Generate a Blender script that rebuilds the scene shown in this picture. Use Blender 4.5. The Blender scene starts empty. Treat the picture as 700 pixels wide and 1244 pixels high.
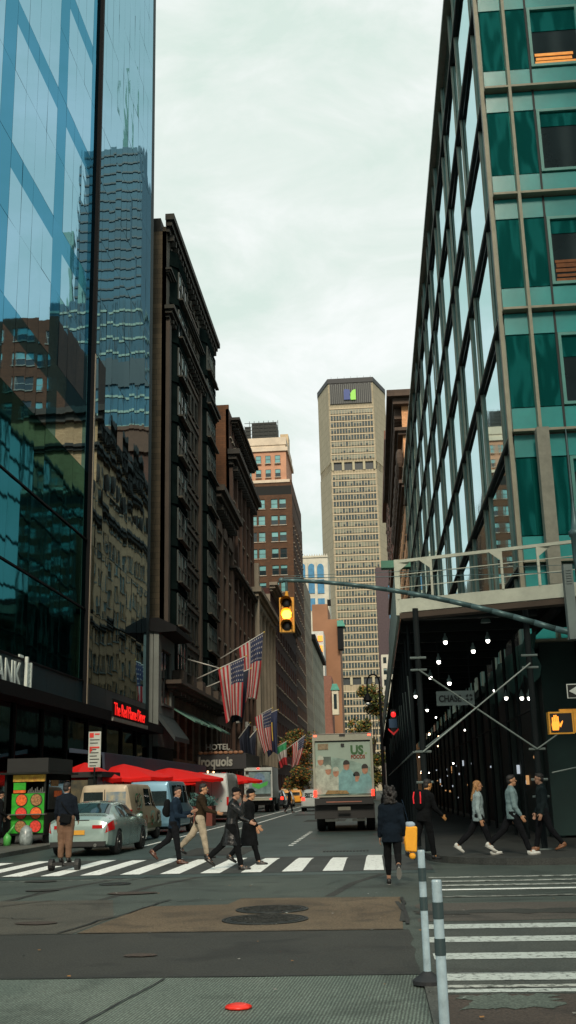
import bpy, bmesh, math, random
from mathutils import Vector, Matrix, noise as mnoise
R = math.radians
scene = bpy.context.scene
COL = scene.collection
# ------------------------------------------------------------------ camera
FPX, HC = 1271.0, 1.65
vy = Vector((107., 335., FPX)).normalized()
vz = Vector((-117.4, -4789., FPX)); vz = (vz - vy * vy.dot(vz)).normalized()
vx = vy.cross(vz)
if vx.x < 0: vx = -vx
MC = Matrix((vx, vy, vz))                       # world = MC @ image-space vector (x right, y down, z forward)
cam = bpy.data.cameras.new('camera'); camo = bpy.data.objects.new('camera', cam); COL.objects.link(camo)
m3 = Matrix((MC.col[0], -MC.col[1], -MC.col[2])).transposed()
camo.matrix_world = Matrix.Translation((0, 0, HC)) @ m3.to_4x4()
cam.sensor_width = 36; cam.sensor_fit = 'AUTO'; cam.lens = 36 * FPX / 1244; cam.clip_end = 6000; cam.clip_start = .1
scene.camera = camo
def atY(px, py, Y):
    r = MC @ Vector((px - 350, py - 622, FPX)); p = r * (Y / r.y); return Vector((p.x, p.y, p.z + HC))
def gnd(px, py):
    r = MC @ Vector((px - 350, py - 622, FPX)); p = r * (-HC / r.z); return Vector((p.x, p.y, 0))
# ------------------------------------------------------------------ world, sun, exposure
SUN_EL, SUN_DIR = R(35), Vector((0.06, -1.0))
w = bpy.data.worlds.new('World'); scene.world = w; w.use_nodes = True
nt = w.node_tree; nt.nodes.clear()
N = nt.nodes.new; L = nt.links.new
out = N('ShaderNodeOutputWorld'); bg = N('ShaderNodeBackground'); bg.inputs[1].default_value = 0.1
sky = N('ShaderNodeTexSky'); sky.sky_type = 'NISHITA'; sky.sun_disc = False
sky.sun_elevation = SUN_EL; sky.sun_rotation = math.atan2(SUN_DIR.x, SUN_DIR.y)
tc = N('ShaderNodeTexCoord'); mp = N('ShaderNodeMapping'); mp.inputs['Scale'].default_value = (1, 1, 2.2)
no = N('ShaderNodeTexNoise'); no.inputs['Scale'].default_value = 5.2; no.inputs['Detail'].default_value = 6; no.inputs['Roughness'].default_value = .6
no.inputs['Distortion'].default_value = .5
rp = N('ShaderNodeValToRGB'); rp.color_ramp.elements[0].position = .36; rp.color_ramp.elements[1].position = .68
rp.color_ramp.elements[0].color = (7.35, 8.7, 7.95, 1); rp.color_ramp.elements[1].color = (9.9, 10.3, 10.1, 1); em = rp.color_ramp.elements.new(.5); em.color = (8.35, 9.25, 8.7, 1)
mx = N('ShaderNodeMix'); mx.data_type = 'RGBA'; mx.inputs[0].default_value = .95
L(tc.outputs['Generated'], mp.inputs[0]); L(mp.outputs[0], no.inputs['Vector']); L(no.outputs[0], rp.inputs[0])
L(sky.outputs[0], mx.inputs[6]); L(rp.outputs[0], mx.inputs[7]); L(mx.outputs[2], bg.inputs[0]); L(bg.outputs[0], out.inputs[0])
sl = bpy.data.lights.new('sun', 'SUN'); sl.energy = 2.9; sl.angle = R(12); sl.color = (1, .86, .68)
so = bpy.data.objects.new('sun', sl); COL.objects.link(so)
sd = Vector((SUN_DIR.x, SUN_DIR.y, 0)).normalized() * math.cos(SUN_EL) + Vector((0, 0, math.sin(SUN_EL)))
so.rotation_euler = sd.to_track_quat('Z', 'Y').to_euler()
vs = scene.view_settings; vs.view_transform = 'Standard'; vs.look = 'None'; vs.exposure = 0; vs.gamma = 1; vs.use_curve_mapping = False
scene.render.resolution_x = 576; scene.render.resolution_y = 1024
# ------------------------------------------------------------------ materials
MATS = {}
def M(name, rgb, rough=.6, metal=0., var=.18, scale=1.5, bump=0., bscale=30., emit=0., spec=None, rgb2=None, coat=0.):
    if name in MATS: return MATS[name]
    m = bpy.data.materials.new(name); m.use_nodes = True; t = m.node_tree; b = t.nodes['Principled BSDF']
    b.inputs['Roughness'].default_value = rough; b.inputs['Metallic'].default_value = metal
    if spec is not None: b.inputs['Specular IOR Level'].default_value = spec
    if coat: b.inputs['Coat Weight'].default_value = coat; b.inputs['Coat Roughness'].default_value = .06
    b.inputs['Base Color'].default_value = (*rgb, 1)
    tcn = t.nodes.new('ShaderNodeTexCoord')
    if var > 0:
        n = t.nodes.new('ShaderNodeTexNoise'); n.inputs['Scale'].default_value = scale; n.inputs['Detail'].default_value = 7; n.inputs['Roughness'].default_value = .62
        r = t.nodes.new('ShaderNodeValToRGB'); r.color_ramp.elements[0].position = .3; r.color_ramp.elements[1].position = .7
        a = rgb2 if rgb2 else tuple(c * (1 - var) for c in rgb)
        r.color_ramp.elements[0].color = (*a, 1); r.color_ramp.elements[1].color = (*[min(1, c * (1 + (var if not rgb2 else 0))) for c in rgb], 1)
        t.links.new(tcn.outputs['Object'], n.inputs['Vector']); t.links.new(n.outputs[0], r.inputs[0]); t.links.new(r.outputs[0], b.inputs['Base Color'])
    if bump:
        n2 = t.nodes.new('ShaderNodeTexNoise'); n2.inputs['Scale'].default_value = bscale; n2.inputs['Detail'].default_value = 4
        bp = t.nodes.new('ShaderNodeBump'); bp.inputs['Strength'].default_value = bump; bp.inputs['Distance'].default_value = .02
        t.links.new(tcn.outputs['Object'], n2.inputs['Vector']); t.links.new(n2.outputs[0], bp.inputs['Height']); t.links.new(bp.outputs[0], b.inputs['Normal'])
    if emit:
        b.inputs['Emission Color'].default_value = (*rgb, 1); b.inputs['Emission Strength'].default_value = emit
    MATS[name] = m; return m
def brick(name, c1, c2, mortar, bw=.3, bh=.1, rough=.85, vary=.35, ms=.012):
    if name in MATS: return MATS[name]
    m = bpy.data.materials.new(name); m.use_nodes = True; t = m.node_tree; b = t.nodes['Principled BSDF']; b.inputs['Roughness'].default_value = rough
    g = t.nodes.new('ShaderNodeNewGeometry'); sp = t.nodes.new('ShaderNodeSeparateXYZ'); ad = t.nodes.new('ShaderNodeMath'); cb = t.nodes.new('ShaderNodeCombineXYZ')
    br = t.nodes.new('ShaderNodeTexBrick'); br.inputs['Scale'].default_value = 1; br.inputs['Brick Width'].default_value = bw; br.inputs['Row Height'].default_value = bh
    br.inputs['Mortar Size'].default_value = ms; br.inputs['Color1'].default_value = (*c1, 1); br.inputs['Color2'].default_value = (*c2, 1); br.inputs['Mortar'].default_value = (*mortar, 1)
    t.links.new(g.outputs['Position'], sp.inputs[0]); t.links.new(sp.outputs[0], ad.inputs[0]); t.links.new(sp.outputs[1], ad.inputs[1])
    t.links.new(ad.outputs[0], cb.inputs[0]); t.links.new(sp.outputs[2], cb.inputs[1]); t.links.new(cb.outputs[0], br.inputs['Vector'])
    n = t.nodes.new('ShaderNodeTexNoise'); n.inputs['Scale'].default_value = .25; n.inputs['Detail'].default_value = 8; n.inputs['Roughness'].default_value = .65
    mp = t.nodes.new('ShaderNodeMapping'); mp.inputs['Scale'].default_value = (1.6, 1.6, .5)
    t.links.new(g.outputs['Position'], mp.inputs[0]); t.links.new(mp.outputs[0], n.inputs['Vector'])
    r = t.nodes.new('ShaderNodeMapRange'); r.inputs[1].default_value = .3; r.inputs[2].default_value = .7; r.inputs[3].default_value = 1 - vary; r.inputs[4].default_value = 1 + vary * .6
    mu = t.nodes.new('ShaderNodeVectorMath'); mu.operation = 'MULTIPLY'
    t.links.new(n.outputs[0], r.inputs[0]); t.links.new(br.outputs[0], mu.inputs[0]); t.links.new(r.outputs[0], mu.inputs[1]); t.links.new(mu.outputs[0], b.inputs['Base Color'])
    MATS[name] = m; return m
def mirror(name, rgb, rough=.03, wob=.25, wscale=.7, metal=1., zs=1., dif=None):
    m = bpy.data.materials.new(name); m.use_nodes = True; t = m.node_tree; b = t.nodes['Principled BSDF']
    t.nodes.remove(b); b = t.nodes.new('ShaderNodeBsdfGlossy'); b.inputs['Color'].default_value = (*rgb, 1); b.inputs['Roughness'].default_value = rough; t.links.new(b.outputs[0], t.nodes['Material Output'].inputs[0])
    if dif:
        df = t.nodes.new('ShaderNodeBsdfDiffuse'); df.inputs['Color'].default_value = (*dif, 1); mxs = t.nodes.new('ShaderNodeMixShader'); mxs.inputs[0].default_value = .55
        t.links.new(b.outputs[0], mxs.inputs[1]); t.links.new(df.outputs[0], mxs.inputs[2]); t.links.new(mxs.outputs[0], t.nodes['Material Output'].inputs[0])
    g = t.nodes.new('ShaderNodeNewGeometry'); mp = t.nodes.new('ShaderNodeMapping'); mp.inputs['Scale'].default_value = (1, 1, zs)
    n = t.nodes.new('ShaderNodeTexNoise'); n.inputs['Scale'].default_value = wscale; n.inputs['Detail'].default_value = 2
    bp = t.nodes.new('ShaderNodeBump'); bp.inputs['Strength'].default_value = wob; bp.inputs['Distance'].default_value = .05
    t.links.new(g.outputs['Position'], mp.inputs[0]); t.links.new(mp.outputs[0], n.inputs['Vector']); t.links.new(n.outputs[0], bp.inputs['Height']); t.links.new(bp.outputs[0], b.inputs['Normal'])
    MATS[name] = m; return m
# ------------------------------------------------------------------ mesh helper
class MB:
    def __init__(s, O=None, rot=0.):
        s.v = []; s.f = []; s.m = []; s.O = O; s.c = math.cos(rot); s.s = math.sin(rot)
    def P(s, p):
        x, y, z = p
        if s.O is None: return (x, y, z)
        return (s.O[0] + s.c * x - s.s * y, s.O[1] + s.s * x + s.c * y, (s.O[2] if len(s.O) > 2 else 0) + z)
    def add(s, vs, fs, mi=0):
        n = len(s.v); s.v += [s.P(p) for p in vs]; s.f += [tuple(n + i for i in f) for f in fs]; s.m += [mi] * len(fs)
        return s
    def box(s, x0, x1, y0, y1, z0, z1, mi=0):
        return s.add([(x0,y0,z0),(x1,y0,z0),(x1,y1,z0),(x0,y1,z0),(x0,y0,z1),(x1,y0,z1),(x1,y1,z1),(x0,y1,z1)],
                     [(0,3,2,1),(4,5,6,7),(0,1,5,4),(1,2,6,5),(2,3,7,6),(3,0,4,7)], mi)
    def poly(s, pts, mi=0): return s.add(pts, [tuple(range(len(pts)))], mi)
    def prism(s, pts, axis, a0, a1, mi=0):
        def q(p, a): return (a, p[0], p[1]) if axis == 0 else ((p[0], a, p[1]) if axis == 1 else (p[0], p[1], a))
        n = len(pts)
        return s.add([q(p, a0) for p in pts] + [q(p, a1) for p in pts],
                     [tuple(range(n))[::-1], tuple(range(n, 2 * n))] + [(i, (i + 1) % n, n + (i + 1) % n, n + i) for i in range(n)], mi)
    def rings(s, rs, mi=0, cap=True, closed=True):
        n = len(rs[0]); vs = [p for r in rs for p in r]; fs = []
        for i in range(len(rs) - 1):
            for j in range(n if closed else n - 1):
                fs.append((i * n + j, i * n + (j + 1) % n, (i + 1) * n + (j + 1) % n, (i + 1) * n + j))
        if cap: fs += [tuple(range(n))[::-1], tuple(range((len(rs) - 1) * n, len(rs) * n))]
        return s.add(vs, fs, mi)
    def tube(s, p0, p1, r0, r1=None, n=8, mi=0):
        p0 = Vector(p0); p1 = Vector(p1); r1 = r0 if r1 is None else r1
        d = (p1 - p0).normalized(); a = d.orthogonal().normalized(); b = d.cross(a)
        return s.rings([[tuple(p + (a * math.cos(t * 2 * math.pi / n) + b * math.sin(t * 2 * math.pi / n)) * r) for t in range(n)] for p, r in ((p0, r0), (p1, r1))], mi)
    def path(s, pts, r, n=6, mi=0):
        for i in range(len(pts) - 1): s.tube(pts[i], pts[i + 1], r if not isinstance(r, (list, tuple)) else r[i], r if not isinstance(r, (list, tuple)) else r[i + 1], n, mi)
        return s
    def lathe(s, c, prof, n=16, mi=0, axis=2):
        def q(r, z, t):
            a, b = r * math.cos(t), r * math.sin(t)
            return (c[0] + a, c[1] + b, c[2] + z) if axis == 2 else ((c[0] + z, c[1] + a, c[2] + b) if axis == 0 else (c[0] + a, c[1] + z, c[2] + b))
        return s.rings([[q(r, z, 2 * math.pi * t / n) for t in range(n)] for r, z in prof], mi)
    def ell(s, c, r, n=12, k=8, mi=0, M_=None):
        rs = []
        for i in range(1, k):
            a = math.pi * i / k; rs.append([(r[0] * math.sin(a) * math.cos(2 * math.pi * t / n), r[1] * math.sin(a) * math.sin(2 * math.pi * t / n), r[2] * math.cos(a)) for t in range(n)])
        if M_ is not None: rs = [[tuple(M_ @ Vector(p)) for p in q] for q in rs]
        rs = [[(c[0] + p[0], c[1] + p[1], c[2] + p[2]) for p in q] for q in rs]
        return s.rings(rs, mi)
    def mesh(s, name, mats, smooth=False):
        me = bpy.data.meshes.new(name); me.from_pydata(s.v, [], s.f)
        for mt in (mats if isinstance(mats, (list, tuple)) else [mats]): me.materials.append(mt)
        me.polygons.foreach_set('material_index', s.m)
        bm = bmesh.new(); bm.from_mesh(me); bmesh.ops.recalc_face_normals(bm, faces=bm.faces); bm.to_mesh(me); bm.free()
        if smooth:
            me.polygons.foreach_set('use_smooth', [True] * len(me.polygons))
        me.update(); return me
    def build(s, name, mats, parent=None, smooth=False, **kw):
        o = bpy.data.objects.new(name, s.mesh(name, mats, smooth)); COL.objects.link(o); o.parent = parent
        for k, v in kw.items(): o[k] = v
        return o
def sharp(o, ang=35):
    me = o.data; bm = bmesh.new(); bm.from_mesh(me)
    for e in bm.edges:
        e.smooth = not (len(e.link_faces) == 2 and e.calc_face_angle(0) > R(ang))
    for f in bm.faces: f.smooth = True
    bm.to_mesh(me); bm.free(); return o
def thing(name, label, cat, group=None):
    o = bpy.data.objects.new(name, None); COL.objects.link(o); o['label'] = label; o['category'] = cat
    o.empty_display_size = .2
    if group: o['group'] = group
    return o
def tag(o, label, cat, group=None):
    o['label'] = label; o['category'] = cat
    if group: o['group'] = group
    return o
def st(o): o['kind'] = 'structure'; return o
def settle(root, base):
    b = Vector(base)
    for c in COL.objects:
        if c.parent is root: c.location = c.location - b
    root.location = b; return root
def place(root, loc, rz=0., sc=1.): root.location = loc; root.rotation_euler = (0, 0, rz); root.scale = (sc,) * 3; return root
def copy_tree(o, parent=None):
    c = o.copy(); COL.objects.link(c); c.parent = parent
    for ch in [k for k in list(COL.objects) if k.parent is o]: copy_tree(ch, c)
    return c
def text(s, size, ext, mat, parent, loc, rot, name='lettering', shear=0., bold=0., align='LEFT', sx=1.):
    cu = bpy.data.curves.new(name, 'FONT'); cu.body = s; cu.size = size; cu.extrude = ext; cu.shear = shear; cu.offset = bold; cu.align_x = align; cu.resolution_u = 3
    t = bpy.data.objects.new('tmp', cu); COL.objects.link(t); bpy.context.view_layer.update()
    me = bpy.data.meshes.new_from_object(t.evaluated_get(bpy.context.evaluated_depsgraph_get())); bpy.data.objects.remove(t)
    me.materials.clear(); me.materials.append(mat)
    o = bpy.data.objects.new(name, me); COL.objects.link(o); o.parent = parent; o.location = loc; o.rotation_euler = rot; o.scale = (sx, 1, 1); return o
FACE_W = (math.pi / 2, 0, 0)                    # lettering read while looking along +Y
FACE_E = (math.pi / 2, 0, math.pi / 2)          # lettering on a wall that faces +X
# ------------------------------------------------------------------ windows and facades
K = {}
K['frame_dark'] = M('window_frame_dark', (.025, .03, .03), .5); K['frame_white'] = M('window_frame_white', (.45, .45, .4), .6)
K['glass'] = M('window_glass', (.018, .03, .034), .06, var=.3, scale=.3, spec=.8)
K['blind'] = M('window_blind', (.22, .3, .29), .25, var=.25, scale=.4); K['blind2'] = M('window_blind_warm', (.34, .32, .26), .5, var=.2, scale=.4)
K['teal'] = M('window_teal_glass', (.16, .37, .38), .12, var=.3, scale=.3, spec=.8)
def winmb(w, h, bl, sill=True, bay=False, seed=0):
    """sash window in the XZ plane facing -Y; slots: frame, glass, blind, sill"""
    b = MB(); t = .06
    b.box(0, t, -.06, .05, 0, h, 0).box(w - t, w, -.06, .05, 0, h, 0).box(t, w - t, -.06, .05, 0, t, 0).box(t, w - t, -.06, .05, h - t, h, 0)
    b.box(t, w - t, -.04, .04, h * .5 - .03, h * .5 + .03, 0)
    if w > 1.5: b.box(w / 2 - .04, w / 2 + .04, -.05, .045, t, h * .5 - .03, 0).box(w / 2 - .04, w / 2 + .04, -.05, .045, h * .5 + .03, h - t, 0)
    b.poly([(t, .02, t), (w - t, .02, t), (w - t, .02, h - t), (t, .02, h - t)], 1)
    if bl > .05: b.poly([(t, .008, h - t - (h - 2 * t) * bl), (w - t, .008, h - t - (h - 2 * t) * bl), (w - t, .008, h - t), (t, .008, h - t)], 2)
    if sill: b.box(-.1, w + .1, -.38, -.061, -.14, -.001, 3)
    return b
WCACHE = {}
class Wins:
    def __init__(s, root, mats, limit=90, sill=True): s.root = root; s.mats = mats; s.items = []; s.limit = limit; s.sill = sill
    def add(s, p, rot, w, h, bl): s.items.append((Vector(p), rot, round(w, 2), round(h, 2), bl))
    def flush(s, name='window'):
        cp = Vector((0, 0, HC)); s.items.sort(key=lambda i: (i[0] - cp).length)
        big = MB()
        for k, (p, rot, w, h, bl) in enumerate(s.items):
            key = (w, h, bl, s.sill, tuple(m.name for m in s.mats))
            if k < s.limit:
                if key not in WCACHE: WCACHE[key] = winmb(w, h, bl, s.sill).mesh('window', s.mats)
                o = bpy.data.objects.new(name, WCACHE[key]); COL.objects.link(o); o.parent = s.root; o.location = p; o.rotation_euler = (0, 0, rot)
            else:
                q = winmb(w, h, bl, s.sill); big.O = p; big.c = math.cos(rot); big.s = math.sin(rot)
                n = len(big.v); big.v += [big.P(v) for v in q.v]; big.f += [tuple(n + i for i in f) for f in q.f]; big.m += q.m
        if big.v: big.build(name, s.mats, s.root, kind='stuff')
def facade(mb, O, rot, W, z0, z1, cols, rows, wins, rng, depth=.35, bls=(0, 0, .25, .5, .5, .9), recess=.2):
    """wall with real openings: strips of wall between the rows, piers between the columns"""
    mb.O = O; mb.c = math.cos(rot); mb.s = math.sin(rot)
    rows = sorted(rows); z = z0
    for a, b in rows:
        if a > z + .01: mb.box(0, W, 0, depth, z, a)
        x = 0
        for c, d in cols:
            if c > x + .01: mb.box(x, c, 0, depth, a, b)
            x = d
            if wins is not None:
                q = mb.P((c, recess, a)); wins.add(q, rot, d - c, b - a, rng.choice(bls))
        if x < W - .01: mb.box(x, W, 0, depth, a, b)
        z = b
    if z1 > z + .01: mb.box(0, W, 0, depth, z, z1)
    mb.O = None
def grid(W, n, w, m=0.): # n evenly spaced openings of width w
    s = (W - 2 * m) / n
    return [(m + s * (i + .5) - w / 2, m + s * (i + .5) + w / 2) for i in range(n)]
def pairs(W, n, w, g=.3, m=0.):
    s = (W - 2 * m) / n; r = []
    for i in range(n):
        c = m + s * (i + .5); r += [(c - g / 2 - w, c - g / 2), (c + g / 2, c + g / 2 + w)]
    return r
def levels(z0, n, step, sill, h): return [(z0 + step * i + sill, z0 + step * i + sill + h) for i in range(n)]
def cornice(mb, O, rot, W, z, over, h, ends=True, br=0., mi=0):
    """projecting cornice, three steps and brackets; local -y is outward"""
    mb.O = O; mb.c = math.cos(rot); mb.s = math.sin(rot); e = 1 if ends else 0
    mb.box(-over * .35 * e, W + over * .35 * e, -over * .35, -.003, z, z + h * .3, mi)
    mb.box(-over * .7 * e, W + over * .7 * e, -over * .7, -.003, z + h * .3, z + h * .62, mi)
    mb.box(-over * e, W + over * e, -over, -.003, z + h * .62, z + h, mi)
    if br:
        k = int(W / br)
        for i in range(k): x = (i + .5) * W / k; mb.box(x - .15, x + .15, -over * .68, -.003, z - h * .35, z - .002, mi)
    mb.O = None
QL, QR, QF = math.pi / 2, -math.pi / 2, 0.
XL, XR = -14.5, 4.8
# ================================================================== GROUND
def paint(name, rgb, base, amt=.5, scale=9.):
    m = bpy.data.materials.new(name); m.use_nodes = True; t = m.node_tree; b = t.nodes['Principled BSDF']; b.inputs['Roughness'].default_value = .6
    g = t.nodes.new('ShaderNodeNewGeometry'); n = t.nodes.new('ShaderNodeTexNoise'); n.inputs['Scale'].default_value = scale; n.inputs['Detail'].default_value = 9; n.inputs['Roughness'].default_value = .75
    r = t.nodes.new('ShaderNodeValToRGB'); r.color_ramp.elements[0].position = amt - .07; r.color_ramp.elements[1].position = amt + .02
    r.color_ramp.elements[0].color = (*base, 1); r.color_ramp.elements[1].color = (*rgb, 1)
    t.links.new(g.outputs['Position'], n.inputs['Vector']); t.links.new(n.outputs[0], r.inputs[0]); t.links.new(r.outputs[0], b.inputs['Base Color'])
    return m
def asphalt(name, a, b_, rough=.7, rib=0., ribang=0., scale=.35):
    m = bpy.data.materials.new(name); m.use_nodes = True; t = m.node_tree; b = t.nodes['Principled BSDF']; b.inputs['Roughness'].default_value = rough
    g = t.nodes.new('ShaderNodeNewGeometry'); n = t.nodes.new('ShaderNodeTexNoise'); n.inputs['Scale'].default_value = scale; n.inputs['Detail'].default_value = 9; n.inputs['Roughness'].default_value = .6
    mp = t.nodes.new('ShaderNodeMapping'); mp.inputs['Scale'].default_value = (1.6, .8, 1)
    r = t.nodes.new('ShaderNodeValToRGB'); r.color_ramp.elements[0].position = .32; r.color_ramp.elements[1].position = .68
    r.color_ramp.elements[0].color = (*a, 1); r.color_ramp.elements[1].color = (*b_, 1)
    n2 = t.nodes.new('ShaderNodeTexNoise'); n2.inputs['Scale'].default_value = 45; n2.inputs['Detail'].default_value = 8
    mr = t.nodes.new('ShaderNodeMapRange'); mr.inputs[1].default_value = .35; mr.inputs[2].default_value = .65; mr.inputs[3].default_value = .6; mr.inputs[4].default_value = 1.5
    mu = t.nodes.new('ShaderNodeVectorMath'); mu.operation = 'MULTIPLY'
    t.links.new(g.outputs['Position'], mp.inputs[0]); t.links.new(mp.outputs[0], n.inputs['Vector']); t.links.new(g.outputs['Position'], n2.inputs['Vector'])
    t.links.new(n.outputs[0], r.inputs[0]); t.links.new(n2.outputs[0], mr.inputs[0]); t.links.new(r.outputs[0], mu.inputs[0]); t.links.new(mr.outputs[0], mu.inputs[1])
    n3 = t.nodes.new('ShaderNodeTexNoise'); n3.inputs['Scale'].default_value = .8; n3.inputs['Detail'].default_value = 5; n3.inputs['Distortion'].default_value = 1.2; m3_ = t.nodes.new('ShaderNodeMapRange'); m3_.inputs[1].default_value = .52; m3_.inputs[2].default_value = .66; m3_.inputs[3].default_value = 1.; m3_.inputs[4].default_value = .62
    mu3 = t.nodes.new('ShaderNodeVectorMath'); mu3.operation = 'MULTIPLY'; t.links.new(g.outputs['Position'], n3.inputs['Vector']); t.links.new(n3.outputs[0], m3_.inputs[0]); t.links.new(mu.outputs[0], mu3.inputs[0]); t.links.new(m3_.outputs[0], mu3.inputs[1]); mu = mu3
    src = mu.outputs[0]
    bp = t.nodes.new('ShaderNodeBump'); bp.inputs['Strength'].default_value = .35; bp.inputs['Distance'].default_value = .012
    if rib:
        mp2 = t.nodes.new('ShaderNodeMapping'); mp2.inputs['Rotation'].default_value = (0, 0, ribang)
        wv = t.nodes.new('ShaderNodeTexWave'); wv.inputs['Scale'].default_value = rib; wv.inputs['Distortion'].default_value = 1.2; wv.inputs['Detail'].default_value = 1; wv.inputs['Detail Scale'].default_value = .6
        mr2 = t.nodes.new('ShaderNodeMapRange'); mr2.inputs[3].default_value = .5; mr2.inputs[4].default_value = 1.25
        mu2 = t.nodes.new('ShaderNodeVectorMath'); mu2.operation = 'MULTIPLY'
        t.links.new(g.outputs['Position'], mp2.inputs[0]); t.links.new(mp2.outputs[0], wv.inputs['Vector']); t.links.new(wv.outputs[0], mr2.inputs[0])
        t.links.new(mu.outputs[0], mu2.inputs[0]); t.links.new(mr2.outputs[0], mu2.inputs[1]); src = mu2.outputs[0]
        t.links.new(wv.outputs[0], bp.inputs['Height'])
    else: t.links.new(n2.outputs[0], bp.inputs['Height'])
    t.links.new(src, b.inputs['Base Color']); t.links.new(bp.outputs[0], b.inputs['Normal'])
    return m
A_main = asphalt('asphalt_avenue', (.038, .054, .048), (.07, .088, .074))
A_dark = asphalt('asphalt_dark', (.022, .024, .021), (.036, .037, .031))
A_street = asphalt('asphalt_street', (.028, .05, .048), (.052, .082, .077), .5)
A_tan = asphalt('asphalt_tan_patch', (.085, .06, .034), (.135, .1, .06))
A_brown = asphalt('asphalt_brown', (.04, .03, .024), (.068, .05, .038))
A_rib = asphalt('ribbed_concrete', (.075, .108, .092), (.145, .18, .152), rib=11, ribang=R(4))
A_rib2 = asphalt('ribbed_crossing', (.045, .055, .05), (.08, .09, .078), rib=10, ribang=R(40))
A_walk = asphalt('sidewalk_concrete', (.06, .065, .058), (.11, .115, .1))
P_white = paint('road_paint', (.86, .9, .86), (.07, .08, .074), .42)
P_worn = paint('road_paint_worn', (.45, .48, .44), (.07, .08, .07), .5, 6)
P_mid = paint('road_paint_grooved', (.5, .56, .53), (.08, .095, .088), .46, 14)
P_ghost = paint('road_paint_ghost', (.28, .3, .27), (.06, .065, .058), .54, 5)
def sheet(name, pts, z, mat): return st(MB().poly([(x, y, z) for x, y in pts]).build(name, mat))
def rect(name, x0, x1, y0, y1, z, mat): return sheet(name, [(x0, y0), (x1, y0), (x1, y1), (x0, y1)], z, mat)
rect('ground', -3000, 3000, -3000, 3000, -.012, A_main)
rect('avenue_asphalt', -60, 60, -6, 23, 0, A_main)
rect('street_asphalt', -10.5, 1.1, 22.0, 300, .004, A_street)
rect('far_street_asphalt', -10.5, 1.1, 325, 900, .004, A_street)
rng = random.Random(3)
def ragged(x0, x1, y0, y1, z, mat, name, j=.06):
    pts = []
    def edge(a, b, n):
        for i in range(n):
            t = i / n; pts.append((a[0] + (b[0] - a[0]) * t + rng.uniform(-j, j), a[1] + (b[1] - a[1]) * t + rng.uniform(-j, j)))
    edge((x0, y0), (x1, y0), 14); edge((x1, y0), (x1, y1), 8); edge((x1, y1), (x0, y1), 14); edge((x0, y1), (x0, y0), 8)
    return sheet(name, pts, z, mat)
ragged(-12, .32, 10.3, 13.45, .004, A_dark, 'asphalt_strip', .03)
sheet('asphalt_patch', [(-3.75, 13.5), (.25, 13.45), (.3, 17.3), (-2.2, 17.5), (-2.3, 16.6), (-3.5, 16.5), (-3.62, 15.2)], .008, A_tan)
sheet('asphalt_worn_patch', [(-12, 13.5), (-3.8, 13.5), (-3.7, 15.2), (-4.3, 17.6), (-12, 17.9)], .004, asphalt('asphalt_worn', (.05, .05, .04), (.085, .08, .062)))
sheet('asphalt_seam', [(.22, 14.2), (.3, 14.2), (.34, 15.6), (.26, 16.6), (.2, 16.6), (.27, 15.4)], .013, A_dark)
rect('concrete_strip', -12, .33, 4.0, 10.3, .004, A_rib)
rect('kerb_strip', .335, .45, 4.0, 10.3, .02, A_walk)
rect('crossing_base', .46, 30, 9.35, 14.1, .004, A_rib2)
rect('asphalt_lower_patch', .46, 30, 3, 9.34, .004, A_brown)
ragged(.5, 14, 14.2, 16.3, .004, asphalt('asphalt_brownish', (.055, .05, .042), (.085, .075, .062)), 'asphalt_middle_patch')
ragged(.5, 3.2, 14.9, 15.4, .008, A_dark, 'asphalt_puddle_patch', .1)
ragged(.62, 1.35, 8.75, 9.3, .008, asphalt('asphalt_green', (.06, .085, .07), (.1, .12, .1)), 'asphalt_green_patch', .08)
rect('crossing_lane', -10.5, 1.1, 22.7, 27.9, .008, asphalt('asphalt_crossing', (.03, .036, .034), (.052, .058, .054)))
for y0, y1, m in ((13.42, 13.84, P_mid), (12.3, 12.72, P_mid), (11.12, 11.52, P_mid), (9.95, 10.36, P_mid), (9.62, 9.74, P_worn), (9.4, 9.55, P_mid),
                  (20.6, 20.85, P_worn), (19.75, 20.0, P_worn), (18.95, 19.2, P_worn), (18.2, 18.42, P_white), (17.1, 17.3, P_ghost)):
    rect('crosswalk_stripe', .5 if y0 < 15 else .9, 28, y0, y1, .009, m)
rng = random.Random(8)
for k in range(12):
    x = -.33 - .853 * k
    y0 = 22.86 + rng.uniform(-.04, .04); y1 = 27.3 + rng.uniform(-.3, .5)
    if k > 4: y1 += .3
    sheet('crosswalk_stripe', [(x, y0), (x + .42, y0 + rng.uniform(-.05, .05)), (x + .4, y1 - .4), (x + .43, y1), (x + .05, y1 + .1), (x + .02, y1 - .6)], .012, P_white)
rect('lane_line', -7.6, -7.48, 33, 200, .009, P_white); rect('lane_line', -6.3, -6.18, 47, 200, .009, P_white)
for k in range(10): rect('lane_dash', -2.75, -2.6, 33.3 + k * 1.1, 33.8 + k * 1.1, .009, P_white)
rect('lane_line', -11, -4.5, 21.6, 21.66, .004, P_ghost)
for k in range(8):
    y = 29 + k * 7; rect('street_patch', -5.5 + (k % 3) * 1.6, -3.6 + (k % 3) * 1.9, y, y + 4 + k % 2, .008, A_street if k % 2 else A_dark)
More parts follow.
